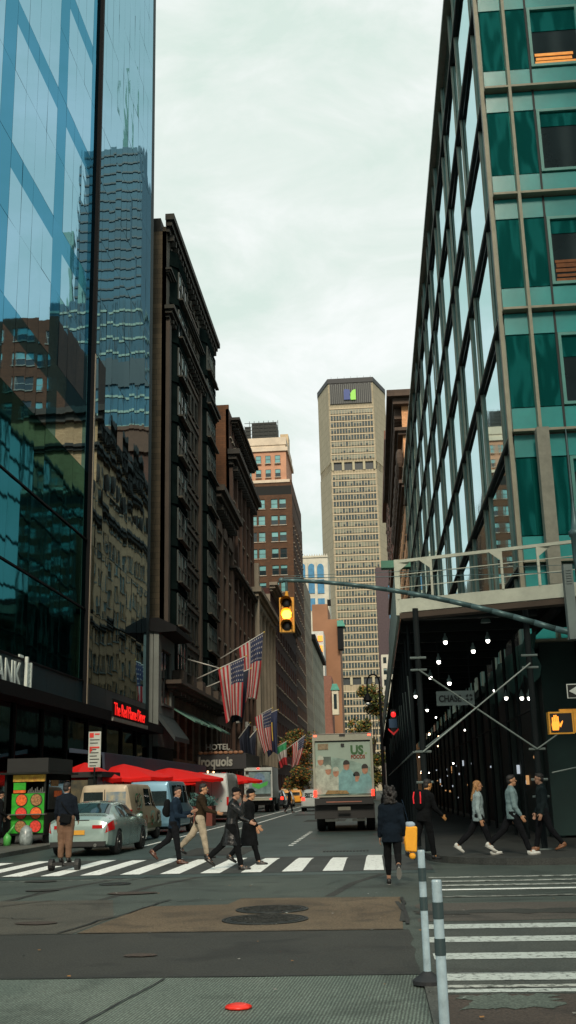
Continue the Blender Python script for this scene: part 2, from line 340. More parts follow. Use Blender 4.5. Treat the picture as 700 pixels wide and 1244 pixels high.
# manholes
iron = M('manhole_iron', (.03, .034, .032), .45, .6, .3, 12, .6, 60)
for i, (x, y, r, lb) in enumerate(((-1.55, 15.78, .52, 'far round iron manhole cover of the two in the tan patch'), (-1.53, 14.6, .57, 'near round iron manhole cover of the two in the tan patch'))):
    b = MB().lathe((x, y, .008), [(r, 0), (r, .012), (r * .93, .016), (r * .92, .01), (r * .86, .01), (r * .85, .015), (0.01, .015)], 40)
    for a in range(-4, 5):
        c = a * r * .18; hw = math.sqrt(max(0, (r * .8) ** 2 - c * c)); b.box(x - hw, x + hw, y + c - .012, y + c + .012, .0235, .03)
    tag(b.build('manhole_cover', iron), lb, 'manhole cover')
b = MB().lathe((-5.0, 20.6, .002), [(.3, 0), (.3, .012), (.01, .014)], 24); tag(b.build('valve_cover', iron), 'small dark iron valve cover before the crosswalk', 'manhole cover')
g = MB()
for k in range(14): g.box(-1.5 + k * .09, -1.45 + k * .09, 29.6, 30.2, .009, .02)
tag(g.build('drain_grate', iron), 'slotted iron drain grate in the street behind the food truck crossing', 'drain grate')
# cracks
ck = M('crack_tar', (.015, .016, .015), .6)
def crack(pts, w):
    b = MB()
    for i in range(len(pts) - 1):
        (x0, y0), (x1, y1) = pts[i], pts[i + 1]; d = Vector((y0 - y1, x1 - x0)).normalized() * w
        b.poly([(x0 - d.x, y0 - d.y, .017), (x1 - d.x, y1 - d.y, .017), (x1 + d.x, y1 + d.y, .017), (x0 + d.x, y0 + d.y, .017)])
    st(b.build('road_crack', ck))
rng = random.Random(5)
def crk(a, b, n, j, w): crack([(a[0] + (b[0] - a[0]) * i / n + rng.uniform(-j, j), a[1] + (b[1] - a[1]) * i / n + rng.uniform(-j, j)) for i in range(n + 1)], w)
crk((-4, 13.5), (-3.3, 17.4), 9, .05, .02); crk((-7.5, 14.5), (-5.3, 17.6), 9, .05, .02); crk((-12, 13.47), (.3, 13.47), 30, .015, .012)
crk((-12, 10.3), (12, 10.31), 40, .01, .015); crk((.3, 13.9), (.34, 17.2), 12, .04, .025); crk((-2.4, 7), (-2.0, 10.2), 9, .02, .01); crk((2.9, 14.2), (3.2, 17.8), 8, .05, .02)
crk((-3.0, 7.4), (-4.6, 10.3), 8, .04, .006); crk((-5.5, 16.9), (-1.2, 17.5), 14, .03, .012); crk((-8, 20), (1, 22.2), 20, .04, .012); crk((1, 16.5), (8, 17.0), 14, .03, .012)
rng = random.Random(77)
for k in range(16):
    x, y = rng.uniform(-9, 8), rng.uniform(13.6, 22.3); a = rng.uniform(-.3, .3) + (1.57 if k % 3 == 0 else 0); l = rng.uniform(.6, 2.2); crk((x, y), (x + l * math.cos(a), min(22.6, y + l * math.sin(a))), 8, .05, rng.uniform(.006, .016))
for k in range(9):
    x, y = rng.uniform(-9, 6), rng.uniform(10.8, 22); r = rng.uniform(.12, .4)
    sheet('road_stain', [(x + r * 1.6 * math.cos(t_) * rng.uniform(.7, 1.1), y + r * math.sin(t_) * rng.uniform(.7, 1.1)) for t_ in [i * .45 for i in range(14)]], .0135 + k * .0004, A_dark if k % 2 else A_brown)
for x0 in (-6.2, -4.6, -.9): sheet('tyre_mark', [(x0, 17.6), (x0 + .16, 17.6), (x0 + .5, 20), (x0 + 1.2, 22.4), (x0 + 1.02, 22.4), (x0 + .34, 20)], .003, A_dark)
# sidewalks with kerbs
def walk(name, pts, mat=A_walk): return st(MB().prism(pts, 2, -.01, .13).build(name, mat))
arc = [(1.1 + 2.6 * (1 - math.cos(t)), 23.6 + 2.6 * (1 - math.sin(t))) for t in [i * math.pi / 16 for i in range(9)]]
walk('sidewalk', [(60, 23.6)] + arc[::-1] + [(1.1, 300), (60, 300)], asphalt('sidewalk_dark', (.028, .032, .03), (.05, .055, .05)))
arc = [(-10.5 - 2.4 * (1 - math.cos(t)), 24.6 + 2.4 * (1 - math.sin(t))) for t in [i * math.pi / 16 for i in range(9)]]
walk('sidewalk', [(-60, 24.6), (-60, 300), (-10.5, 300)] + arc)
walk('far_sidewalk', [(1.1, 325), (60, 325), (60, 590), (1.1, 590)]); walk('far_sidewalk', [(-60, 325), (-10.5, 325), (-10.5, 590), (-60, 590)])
# litter
rng = random.Random(11)
o = MB(); o.rings([[(-1.15 + r * math.cos(a) * .11, 8.85 + r * math.sin(a) * .1, .012 + h) for a in [i * .7 for i in range(9)]] for r, h in ((1, 0), (.95, .016), (.5, .03), (.05, .02))])
tag(o.build('crushed_cup_lid', M('red_plastic', (.75, .03, .015), .4), smooth=True), 'flattened bright red scrap lying on the ribbed concrete', 'litter')
b = MB()
for k in range(70):
    x, y = rng.uniform(-4.5, 4), rng.uniform(7.6, 21); r = rng.uniform(.008, .03); a = rng.uniform(0, 6)
    b.poly([(x + r * math.cos(a + t) * rng.uniform(.6, 1), y + r * math.sin(a + t), .018 + rng.uniform(0, .01)) for t in (0, 1.4, 2.9, 4.4)], k % 4)
b.build('road_litter', [M('litter_pale', (.4, .42, .38)), M('litter_leaf', (.3, .14, .03)), M('litter_grey', (.2, .2, .18)), M('litter_dark', (.02, .02, .02))], kind='stuff', label='scattered leaves and paper scraps on the road', category='litter')
# delineator posts
wp = M('post_white', (.34, .46, .52), .4, var=.25, scale=8); bk = M('post_band_dark', (.03, .055, .06), .5)
def delineator(x, y, h, r, lb, foot=True):
    t = thing('delineator_post', lb, 'traffic post', 'striped flexible posts')
    MB().lathe((0, 0, 0), [(r, .0), (r, h - .01), (r * .9, h), (.001, h)], 18).build('pole', wp, t, smooth=False)
    for z in (h - .12 - .09, h - .12 - .33): MB().lathe((0, 0, z - .05), [(r + .003, 0), (r + .003, .11), (r, .111), (r, 0)], 18).build('band', bk, t)
    if foot: MB().lathe((0, 0, 0), [(.13, 0), (.13, .03), (.07, .07), (r + .004, .1), (r, .1)], 18).build('base', M('post_base', (.015, .017, .02), .6), t)
    place(t, (x, y, .02))
delineator(.40, 7.95, .985, .036, 'near flexible white post with two dark bands, front one of the pair', False)
delineator(.37, 9.75, 1.09, .032, 'farther flexible white post with two dark bands and black foot')
# ================================================================== BUILDINGS, LEFT SIDE
core = M('dark_interior', (.012, .013, .012), .9, var=0)
rng = random.Random(21)
def body(root, O, rot, W, D, z1, mat=None, d0=.36, name='core'):
    b = MB(O, rot); b.box(.02, W - .02, d0, D, 0, z1); return b.build(name, mat or core, root)
# --- glass office building (left)
G1 = mirror('blue_mirror_glass', (.30, .50, .62), .015, .07, .5); G1b = mirror('blue_mirror_band', (.08, .27, .40), .03, .08, .5)
G2 = mirror('wavy_mirror_glass', (.29, .48, .58), .015, .09, .45, zs=.7)
G3 = mirror('teal_lower_glass', (.04, .16, .18), .03, .1, .5); G4 = M('band_blue_dark', (.012, .045, .06), .35, spec=.3)
steel = M('brushed_steel', (.34, .33, .29), .35, .7, .1, 3); blackmetal = M('black_metal', (.006, .007, .008), .65, 0, .1, spec=.15)
t = thing('glass_office_building', 'tall blue mirror glass office building with black fascia filling the left edge', 'building')
b = MB(); b.box(-45, XL - .12, 30, 68.6, 0, 80); b.build('core', M('dark_teal_core', (.012, .03, .034), .8, var=0), t)
bays = []; y = 52.3
while y > 30.6: y -= 1.52; bays.append((y, y + 1.52))
y = 52.3
while y < 67: bays.append((y, y + 1.48)); y += 1.48
fl = [6.0, 7.2] + [10.86 + 3.64 * k for k in range(20)]
panes = []
for (y0, y1) in bays:
    for z0, z1 in zip(fl[:-1], fl[1:]):
        panes.append((y0, y1, z0, z1))
panes.sort(key=lambda p: (Vector((XL, p[0], p[2])) - Vector((0, 0, HC))).length)
rest = MB()
for k, (y0, y1, z0, z1) in enumerate(panes):
    far = y0 > 52
    colb = (not far) and (44.6 < y0 < 45.4 or 50.7 < y0 < 51 or 37 < y0 < 37.6)
    zi = int(round((z0 - 10.86) / 3.64)); band = (not far) and zi % 2 == 0 and z0 > 10
    a, c = rng.uniform(-.0035, .0035), rng.uniform(-.003, .003)
    if far: a *= 1.6; c *= 1.6
    if z0 < 28: a *= 1.8; c *= 1.5
    def q(y, z): return (XL + (y - (y0 + y1) / 2) * a + (z - (z0 + z1) / 2) * c, y, z)
    g = .009; m = MB()
    ztop = z1 - g
    if z0 < 7: m.poly([q(y0 + g, z0 + g), q(y1 - g, z0 + g), q(y1 - g, z1 - g), q(y0 + g, z1 - g)], 4)
    elif z0 < 17 and not far: m.poly([q(y0 + g, z0 + g), q(y1 - g, z0 + g), q(y1 - g, z1 - g), q(y0 + g, z1 - g)], 3)
    elif band and not colb:
        zm = z1 - 1.25
        m.poly([q(y0 + g, z0 + g), q(y1 - g, z0 + g), q(y1 - g, zm), q(y0 + g, zm)], 0); m.poly([q(y0 + g, zm), q(y1 - g, zm), q(y1 - g, z1 - g), q(y0 + g, z1 - g)], 1)
    else: m.poly([q(y0 + g, z0 + g), q(y1 - g, z0 + g), q(y1 - g, z1 - g), q(y0 + g, z1 - g)], 1 if colb else (2 if far else 0))
    if k < 100: m.build('glass_pane', [G1, G1b, G2, G3, G4], t)
    else:
        n = len(rest.v); rest.v += m.v; rest.f += [tuple(n + i for i in f) for f in m.f]; rest.m += m.m
rest.build('glass_pane', [G1, G1b, G2, G3, G4], t, kind='stuff')
MB().box(XL - .1, XL + .2, 52.16, 52.44, 5.2, 79).build('mullion', M('mullion_black', (.008, .009, .01), .7, 0, .1, spec=.1), t)
MB().box(XL + .201, XL + .23, 52.2, 52.4, 5.8, 25).build('mullion_reflection', M('mullion_reflection_cream', (.3, .25, .18), .5, 0, .15, 2), t)  # cream strip paints in the reflection on the lower chrome mullion
for z in (7.2, 10.86, 14.5): MB().box(XL - .05, XL + .06, 30, 52.1, z - .04, z + .04).build('transom', blackmetal, t)
MB().prism([(XL - .1, 5.35), (XL + .9, 5.35), (XL + .9, 5.85), (XL - .1, 6.02)], 1, 30, 68.5).build('fascia', blackmetal, t)
sf = MB()
for k in range(10):
    y = 31 + k * 3.7; sf.box(XL - .05, XL + .05, y, y + .16, 0, 5.34)
sf.box(XL - .05, XL + .05, 30, 68.5, .0, .35); sf.build('storefront_frame', blackmetal, t)
MB().box(XL - .1, XL - .06, 30, 68.5, .35, 5.34).build('storefront_glass', mirror('shop_glass', (.16, .26, .27), .05, .15, .8), t)
white = M('sign_white', (.62, .68, .6), .5, var=.05, emit=.12)
text('BANK', 1.42, .02, white, t, (XL + .1, 38.7, 6.0), FACE_E, 'bank_sign', bold=.01, sx=.98)
ic = MB()
for k, (y, z0, z1) in enumerate(((42.85, 5.9, 7.3), (43.35, 5.7, 7.1))): ic.box(XL + .1, XL + .22, y, y + .14, z0, z1)
for k in range(5): ic.add([(XL + .1, 42.99, 5.95 + k * .25), (XL + .1, 42.99, 6.05 + k * .25), (XL + .1, 43.35, 6.1 + k * .25), (XL + .1, 43.35, 6.0 + k * .25), (XL + .2, 42.99, 5.95 + k * .25), (XL + .2, 42.99, 6.05 + k * .25), (XL + .2, 43.35, 6.1 + k * .25), (XL + .2, 43.35, 6.0 + k * .25)], [(0, 1, 2, 3), (4, 5, 6, 7), (0, 1, 5, 4), (2, 3, 7, 6), (1, 2, 6, 5), (0, 3, 7, 4)])
ic.box(XL + .1, XL + .16, 42.0, 42.5, 7.2, 7.3); ic.build('bank_emblem', white, t)
red = M('sign_red', (.9, .015, .012), .5, var=0, emit=.9)
MB().box(XL + .91, XL + 1.0, 54.6, 63.2, 5.36, 5.56).build('sign_board', M('sign_board_grey', (.2, .2, .17), .6), t)
MB().box(XL + .93, XL + .97, 54.5, 63.3, 5.561, 6.5).build('sign_backing', blackmetal, t)
yy = 54.8
for wd_ in ('The', 'Red', 'Flame', 'Diner'):
    o = text(wd_, .95, .012, red, t, (XL + .99, yy, 5.68), FACE_E, 'diner_sign_word', bold=0, sx=.93); yy += (max(v.co.x for v in o.data.vertices) + .28) * .93
settle(t, (XL, 30, 0))
# --- small grey infill building
grey = M('grey_render', (.16, .18, .165), .85, scale=.6, bump=.2)
t = thing('infill_building', 'narrow low grey building with black projecting cornice beside the glass office', 'building')
b = MB(); wn = Wins(t, [K['frame_dark'], K['glass'], K['blind'], K['frame_dark']])
facade(b, (XL + .5, 68.7), QL, 5.6, 4.6, 12.2, [(1.0, 4.5)], [(7.4, 11.1)], wn, rng, bls=(0,))
b.box(-30, XL + .1, 68.75, 74.2, 0, 12.2); b.build('wall', grey, t)
MB().prism([(XL - .5, 12.2), (XL + .6, 12.0), (XL + 1.7, 12.05), (XL + 1.7, 12.4), (XL + .5, 13.0), (XL - .5, 13.0)], 1, 68.5, 74.6).build('cornice', blackmetal, t)
MB().prism([(XL + .5, 6.3), (XL + .5, 6.7), (XL + 1.6, 5.2), (XL + 1.6, 4.9)], 1, 68.8, 74.2).build('awning', M('awning_black', (.02, .03, .032), .7), t)
MB().box(XL + .1, XL + .45, 68.8, 74.2, 0, 4.55).build('shopfront', blackmetal, t); wn.flush(); settle(t, (XL, 71, 0))
# --- tall dark stone club/hotel building with bay windows
stone = brick('stone_blocks', (.07, .066, .048), (.035, .034, .026), (.012, .012, .01), 1.1, .5)
side = brick('side_brick_wall', (.13, .10, .062), (.085, .068, .042), (.03, .025, .018), .85, .42)
terra = M('terracotta_trim', (.06, .046, .034), .8, scale=.8, bump=.3)
dkbay = M('dark_green_bay_metal', (.006, .011, .0105), .9, 0, .3, 1, spec=0)
t = thing('hotel_building', 'tall dark stone hotel with green black bay windows and arched terracotta base', 'building')
Hh = 45.4; Wd = 23.7
b = MB(); b.box(-34, XL - .02, 73.0, 73.3, 0, Hh - 1); b.build('side_wall', side, t)
body(t, (XL, 73.0), QL, Wd, 18, Hh - 1)
wn = Wins(t, [M('sash_dark_green', (.02, .034, .03), .6), K['glass'], K['blind'], stone], 90)
b = MB(); cols = [(7.9, 9.0), (9.6, 10.7), (11.4, 12.5), (13.1, 14.2)]
lv = levels(9.6, 11, 3.25, .7, 2.0)
facade(b, (XL, 73.0), QL, Wd, 9.0, Hh - 1.2, cols, lv, wn, rng)
b.build('wall', stone, t)
tr = MB((XL, 73.0), QL)
for x in (0, 6.9, 14.7, 23.0): tr.box(x, x + .7, -.28, -.003, 9.3, 37)
for z0, z1 in lv:
    tr.box(7.6, 14.6, -.14, -.003, z0 - .75, z0 - .45)
tr.build('pilasters', terra, t)
for x0, x1 in ((1.2, 6.6), (15.7, 22.3)):
    bb = MB((XL, 73.0), QL); bb.prism([(x0, -.002), (x0 + .7, -.5), (x1 - .7, -.5), (x1, -.002)], 2, 9.9, 43.4)
    for k in range(11):
        z = 9.6 + k * 3.25
        bb.prism([(x0 - .1, -.003), (x0 + .6, -.62), (x1 - .6, -.62), (x1 + .1, -.003)], 2, z - .05, z + .45)
    bb.build('bay_window_stack', dkbay, t)
    for k in range(10):
        z = 10.25 + k * 3.25; n = 3; wd = (x1 - x0 - 1.5) / n
        for i in range(n):
            q = MB((XL, 73.0), QL).P((x0 + .75 + i * wd + .08, -.57, z)); wn.add(q, QL, wd - .16, 2.35, rng.choice((0, .3, .5)))
b = MB(); cornice(b, (XL, 73.0), QL, Wd, 44.2, .7, 1.3, br=1.0); cornice(b, (XL, 73.0), QL, Wd, 36.9, .75, .8, br=.9); cornice(b, (XL, 73.0), QL, Wd, 40.6, .45, .4)
b.box(-33.9, XL - .5, 73.05, 96.6, 44.4, 45.6); b.build('cornice', M('cornice_dark', (.025, .026, .02), .8, scale=.5, bump=.3), t)
# base: arcade, balcony, awnings
b = MB(); ac = [(1.0, 3.2), (4.2, 6.4), (7.4, 9.6), (10.6, 12.8), (13.8, 16), (17, 19.2), (20.4, 22.6)]
facade(b, (XL + .35, 73.0), QL, Wd, 0, 8.6, ac, [(.4, 3.0), (4.0, 7.4)], wn, rng, depth=.7, bls=(0,), recess=.4)
b.build('base_wall', brick('base_stone', (.13, .08, .05), (.08, .05, .03), (.05, .03, .02), .9, .45), t)
b = MB(); cornice(b, (XL + .35, 73.0), QL, Wd, 8.5, 1.1, .7, br=1.6)
q = MB((XL + .35, 73.0), QL)
for k in range(6): q.box(.3 + k * 4.2, 1.7 + k * 4.2, -1.0, -.2, 9.21, 10.0)
b.v += []; n = len(b.v); b.v += q.v; b.f += [tuple(n + i for i in f) for f in q.f]; b.m += q.m
b.build('balcony', terra, t)
for i, x in enumerate((1.0, 4.2, 7.4, 13.8, 17)):
    a = MB((XL + .35, 73.0), QL); a.prism([(-.02, 7.4), (-.02, 7.52), (-1.7, 6.5), (-1.7, 6.38)], 0, x, x + 2.4)
    o = a.build('awning', M('awning_green', (.07, .17, .13), .7), t)
lampm = M('wall_lamp_glow', (1, .55, .25), .5, var=0, emit=5)
for k in range(6):
    b = MB((XL + .35, 73.0), QL); b.lathe((3.7 + k * 3.2, -.16, 3.3), [(.02, -.2), (.07, -.05), (.07, .2), (.02, .25)], 8); b.build('wall_lamp', lampm, t)
mq = MB(); mq.box(XL + .5, XL + 4.4, 84, 94, 3.35, 4.55); mq.build('marquee', M('marquee_black', (.012, .014, .016), .5), t)
mr = M('marquee_ornament', (.25, .12, .06), .6)
mo = MB()
for k in range(9): mo.ell((XL + .8 + k * .4, 83.95, 4.62), (.2, .08, .13), 8, 6)
mo.build('marquee_crest', mr, t)
text('HOTEL', .62, .03, M('hotel_letter', (.26, .27, .24), .6, var=.05), t, (XL + 1.2, 83.9, 4.85), FACE_W, 'hotel_sign', bold=.01)
text('Iroquois', 1.02, .03, MATS['hotel_letter'], t, (XL + .6, 83.9, 3.6), FACE_W, 'hotel_name_sign', bold=.035, shear=.05, sx=.8)
wn.flush(); settle(t, (XL, 85, 0))
# --- brown mid-height building with deep cornice, then taller brown brick one
brown = brick('brown_brick', (.065, .03, .018), (.04, .019, .012), (.018, .012, .009), .5, .2)
rust = brick('rust_brick', (.15, .06, .022), (.11, .045, .017), (.06, .03, .015), .6, .25)
wsill = M('pale_sill', (.3, .27, .22), .8)
t = thing('corniced_building', 'brown stone building with deep bracketed cornice lower than its neighbours', 'building')
body(t, (XL, 96.75), QL, 12.0, 15, 29.5); wn = Wins(t, [K['frame_dark'], K['glass'], K['blind'], wsill])
b = MB(); facade(b, (XL, 96.75), QL, 12.0, 0, 29.4, pairs(12, 3, 1.15, .5), [(.4, 4)] + levels(5, 7, 3.4, .7, 2.1), wn, rng); b.build('wall', brown, t)
b = MB(); cornice(b, (XL, 96.75), QL, 12.0, 4.6, .5, .4); b.build('belt_course', terra, t); b = MB(); cornice(b, (XL, 96.75), QL, 12.0, 28.6, 1.3, 1.5, br=1.1); b.build('cornice', M('cornice_brown', (.035, .03, .022), .8, scale=.6, bump=.3), t)
b = MB((XL, 96.75), QL)
for k in range(3):
    c = 2 + k * 4; b.prism([(c + 1.6 * math.cos(a), 26.2 + 1.3 * math.sin(a)) for a in [i * math.pi / 8 for i in range(9)]], 1, -.4, -.003)
    b.box(c - 1.9, c - 1.6, -.35, -.003, 12, 26.2); b.box(c + 1.6, c + 1.9, -.35, -.003, 12, 26.2)
b.build('arches', M('arch_stone', (.07, .048, .034), .8, scale=.7), t)
wn.flush(); settle(t, (XL, 102, 0))
t = thing('brown_brick_building', 'tall rust brown brick building with black overhanging cornice before the tank tower', 'building')
b = MB(); b.box(-34, XL - .02, 108.8, 109.1, 0, 43.3); b.build('side_wall', rust, t)
body(t, (XL, 108.8), QL, 20.4, 16, 43); wn = Wins(t, [K['frame_dark'], K['glass'], K['blind'], wsill])
b = MB(); facade(b, (XL, 108.8), QL, 20.4, 0, 42.8, pairs(20.4, 5, 1.2, .5), [(.4, 4)] + levels(5, 11, 3.4, .7, 2.1), wn, rng); b.build('wall', brown, t)
b = MB(); cornice(b, (XL, 111.5), QL, 17.7, 41.6, 1.0, .8, br=.9); cornice(b, (XL, 108.8), QL, 20.4, 36.2, 1.3, 1.5, br=1.0); cornice(b, (XL, 108.8), QL, 20.4, 24.2, .8, .6); b.build('cornice', M('cornice_black', (.03, .027, .022), .8, scale=.6), t)
b = MB((XL, 108.8), QL)
for k in range(6): b.box(k * 3.96, k * 3.96 + .6, -.35, -.003, 4.6, 36)
b.build('pilasters', M('pilaster_brown', (.06, .034, .023), .85), t)
b = MB((XL, 108.8), QL)
for k in range(7): b.box(1.2 + k * 2.7, 2.0 + k * 2.7, -.6, .1, 8.5 + 3.4 * (k % 3), 9.1 + 3.4 * (k % 3))
b.build('air_conditioners', M('ac_grey', (.25, .26, .24), .6), t)
wn.flush(); settle(t, (XL, 118, 0))
# --- pale pilastered building
pale = M('pale_limestone', (.24, .21, .16), .85, scale=.5, bump=.2)
t = thing('limestone_building', 'narrow pale limestone building with tall columns above the striped flags', 'building')
body(t, (XL, 129.4), QL, 24, 16, 25); wn = Wins(t, [K['frame_dark'], K['glass'], K['blind'], pale])
b = MB(); facade(b, (XL, 129.4), QL, 24, 0, 25, pairs(24, 5, 1.3, .5), [(.4, 4)] + levels(5, 5, 3.7, .8, 2.2), wn, rng)
b.box(-30, XL + .0, 129.41, 129.8, 0, 25); b.build('wall', pale, t)
b = MB((XL, 129.4), QL)
for k in range(6): b.lathe(MB(None).P((.5 + k * 4.6, -.3, 4.5)), [(.5, 0), (.42, .3), (.4, 19), (.55, 19.6), (.55, 20)], 12)
b.build('columns', pale, t)
b = MB(); cornice(b, (XL, 129.4), QL, 24, 24.7, 1.3, 1.6, br=1.2); cornice(b, (XL, 129.4), QL, 24, 4.2, .8, .5); b.box(XL - .1, XL + .9, 129.0, 130.2, 0, 29.5); b.build('cornice', pale, t)
wn.flush(); settle(t, (XL, 140, 0))
t = thing('dark_red_building', 'dark red brick building with pale lintels behind the traffic signal', 'building')
dred = brick('dark_red_brick', (.06, .016, .012), (.04, .012, .009), (.02, .01, .008), .4, .15)
body(t, (XL, 153.6), QL, 51, 16, 31); wn = Wins(t, [K['frame_dark'], K['glass'], K['blind'], wsill])
b = MB(); facade(b, (XL, 153.6), QL, 51.2, 0, 31, pairs(51, 10, 1.3, .5), [(.4, 4)] + levels(5, 6, 3.8, .8, 2.2), wn, rng); b.box(-30, XL, 153.61, 153.9, 0, 31); b.build('wall', dred, t)
b = MB(); cornice(b, (XL, 153.6), QL, 51, 30.4, 1.2, 1.2); b.box(-24, XL, 153.2, 153.6, 25.6, 26.1); b.box(-24, XL, 153.2, 153.6, 20.8, 21.2)
b.box(-24, XL, 153.3, 153.6, 28.7, 30); b.build('cornice', M('cornice_greybrown', (.2, .17, .13), .8), t)
wn.flush(); settle(t, (XL, 175, 0))
# --- brown tower with roof tank
t = thing('tank_tower', 'brown brick tower with pink upper storeys and black rooftop water tank enclosure', 'building')
tb = brick('tower_brown_brick', (.11, .05, .022), (.08, .038, .018), (.045, .028, .018), .6, .25); pink = M('pink_brick', (.5, .26, .16), .85, scale=.4)
body(t, (-31, 205), QF, 16.4, 30, 62); wn = Wins(t, [K['frame_dark'], K['glass'], K['teal'], M('tower_sill', (.42, .37, .3), .8)], 95)
b = MB(); cc = []
for x in (-15.8, -17.5, -20.1, -21.8, -24.4, -26.1, -28.6): cc.append((x - 1.35 + 31, x + 31))
facade(b, (-31, 205), QF, 16.5, 0, 60.0, sorted(cc), levels(8, 15, 3.45, .8, 2.0), wn, rng, bls=(.5, .95, .5, .95, .3, 0))
facade(b, (XL, 205.4), QL, 29.4, 0, 59.2, grid(29.4, 8, 1.5), levels(8, 14, 3.45, .8, 2.0), wn, rng, bls=(0, .3))
b.box(-31, XL - .05, 205.4, 234, 60.0, 63.2); b.build('wall', tb, t)
b = MB(); b.box(-30, -15.6, 205.9, 222, 63.2, 69.6)
b2 = MB()
for x in (-16.9, -18.9, -20.9, -22.9, -24.9, -27):
    for z in (64.0, 67.0): wn.add((x - 1.0, 205.8, z), 0, 1.1, 1.7, rng.choice((.5, .95)))
b.build('upper_storeys', pink, t)
b = MB(); b.box(-30.3, -15.2, 205.5, 222.3, 69.6, 70.4); b.box(-30.1, -15.5, 205.7, 222, 71.0, 72.6); b.box(-30, -15.7, 205.9, 221.8, 70.4, 71.0); b.box(-30.3, -14.9, 205.2, 222.3, 62.7, 63.3)
b.build('cornice', M('cream_terracotta', (.62, .52, .4), .8, scale=.5), t)
b = MB(); b.box(-17.2, -15.5, 212, 216, 72.6, 75.4); b.build('roof_shaft', M('cream_brick', (.58, .45, .28), .8), t)
mesh_m = M('tank_netting', (.02, .024, .022), .7); b = MB()
b.box(-22.8, -17.6, 207.5, 213, 72.6, 76.6); b.box(-24.2, -23.0, 207.3, 207.5, 72.6, 75.8)
for k in range(8): b.box(-24.3 + k, -24.2 + k, 207.1, 207.2, 72.6, 76.9 - (k == 0) * 1.0)
for k in range(5): b.box(-24.3, -17.3, 207.05, 207.12, 73.2 + k * .8, 73.3 + k * .8)
b.build('tank_enclosure', mesh_m, t); b = MB(); b.lathe((-20.2, 210.5, 72.6), [(2.3, 0), (2.3, 3), (.1, 3.9)], 14); b.build('water_tank', M('tank_wood', (.1, .09, .07), .8), t)
wn.flush(); settle(t, (-22, 215, 0))
# --- far left group
def simple_block(name, label, x0, x1, y0, y1, h, mat, front, sidec, rows, wm, limit=60, cat='building', corn=None, bls=(0, .3, .5)):
    t = thing(name, label, cat); wn = Wins(t, wm, limit, sill=False)
    body(t, (x0, y0), QF, x1 - x0, y1 - y0 - .4, h - .1)
    b = MB(); facade(b, (x0, y0), QF, x1 - x0, 0, h, front, rows, wn, rng, bls=bls)
    if x1 < 0: facade(b, (x1, y0 + .36), QL, y1 - y0 - .36, 0, h, sidec, rows, wn, rng, bls=bls)
    else: facade(b, (x0, y1), QR, y1 - y0 - .36, 0, h, sidec, rows, wn, rng, bls=bls)
    b.box(x0 + .1, x1 - .1, y0 + .1, y1 - .1, h, h + .2)
    b.build('wall', mat, t)
    if corn:
        b = MB(); over, ch, cm = corn; b.box(x0 - over, x1 + over, y0 - over, y1, h + .2, h + .2 + ch); b.build('cornice', cm, t)
    return t, wn
wd = [K['frame_dark'], K['glass'], K['blind'], wsill]
beige = M('beige_stone', (.3, .26, .19), .85, scale=.3)
t, wn = simple_block('beige_building', 'slim beige building just right of the brown tank tower', -34, XL, 236, 262, 49, beige, [], grid(25.6, 7, 1.5), levels(6, 11, 3.6, .9, 2), wd); wn.flush(); settle(t, (-22, 248, 0))
t, wn = simple_block('roofed_stone_building', 'pale ribbed stone building with sloping dark roof edge near the avenue', -36, XL, 263, 322, 38, brick('pale_ribbed_stone', (.34, .32, .24), (.3, .28, .2), (.2, .18, .14), 2., .9), [], grid(58.6, 14, 1.2), levels(6, 8, 3.8, .9, 1.6), wd, corn=(.9, 1.2, blackmetal)); wn.flush(); settle(t, (-22, 290, 0))
a = atY(379, 735, 420); c = atY(412, 752, 420)
t, wn = simple_block('brown_slab_building', 'plain windowless brown brick slab with stepped top in front of the concrete tower', a.x, atY(398, 740, 420).x, 420, 450, a.z, M('plain_brown_brick', (.29, .145, .08), .9, scale=.08, bump=.1), [], [], [], wd)
MB().box(atY(398, 740, 420).x - .5, c.x, 420.1, 449, 0, c.z).build('lower_step', MATS['plain_brown_brick'], t)
q = atY(400, 732, 421); MB().box(q.x - .8, q.x + .6, 421, 424, a.z, a.z + 2.2).build('roof_vent', blackmetal, t); settle(t, (-24, 435, 0))
a = atY(374, 768, 400); c = atY(393, 768, 400)
t, wn = simple_block('white_building', 'small white building with orange lit windows beside the brown slab', a.x, c.x, 400, 415, a.z, M('white_stucco', (.55, .56, .52), .7), [(3.5, 5.4)], [], [], wd)
for y0, y1 in ((772, 779), (784, 792)):
    p = atY(386, y1, 399.6); q = atY(392, y0, 399.6); MB().box(p.x, q.x, 399.5, 399.7, p.z, q.z).build('lit_window', M('orange_window', (1, .33, .04), .5, var=.2, scale=1, emit=.8), t)
    p = atY(377, y1, 399.6); q = atY(384, y0 + 2, 399.6); MB().box(p.x, q.x, 399.5, 399.7, p.z, q.z).build('window', K['glass'], t)
settle(t, (a.x, 405, 0))
a = atY(385, 822, 380)
t, wn = simple_block('pinkish_brick_building', 'low pinkish brick building stepping up beside the windowless brown slab', a.x - 12, atY(402, 800, 380).x, 380, 398, a.z, M('pinkish_brick', (.22, .1, .07), .9), grid(8, 3, 1.2), [], levels(8, 8, 4, 1, 2), wd)
wn.flush(); settle(t, (a.x, 388, 0))
a = atY(403, 835, 375); c = atY(412, 868, 375)
t = thing('oriel_bay', 'cream oriel bay with green copper roof projecting from the brown brick corner', 'bay window')
t['category'] = 'bay window'
MB().box(a.x, c.x, 375, 379, c.z, a.z - 1).build('bay_wall', M('cream_bay', (.55, .5, .38), .8), t)
MB().box(a.x + .6, c.x - .6, 374.85, 374.99, c.z + 2, a.z - 2.4).build('window', K['glass'], t)
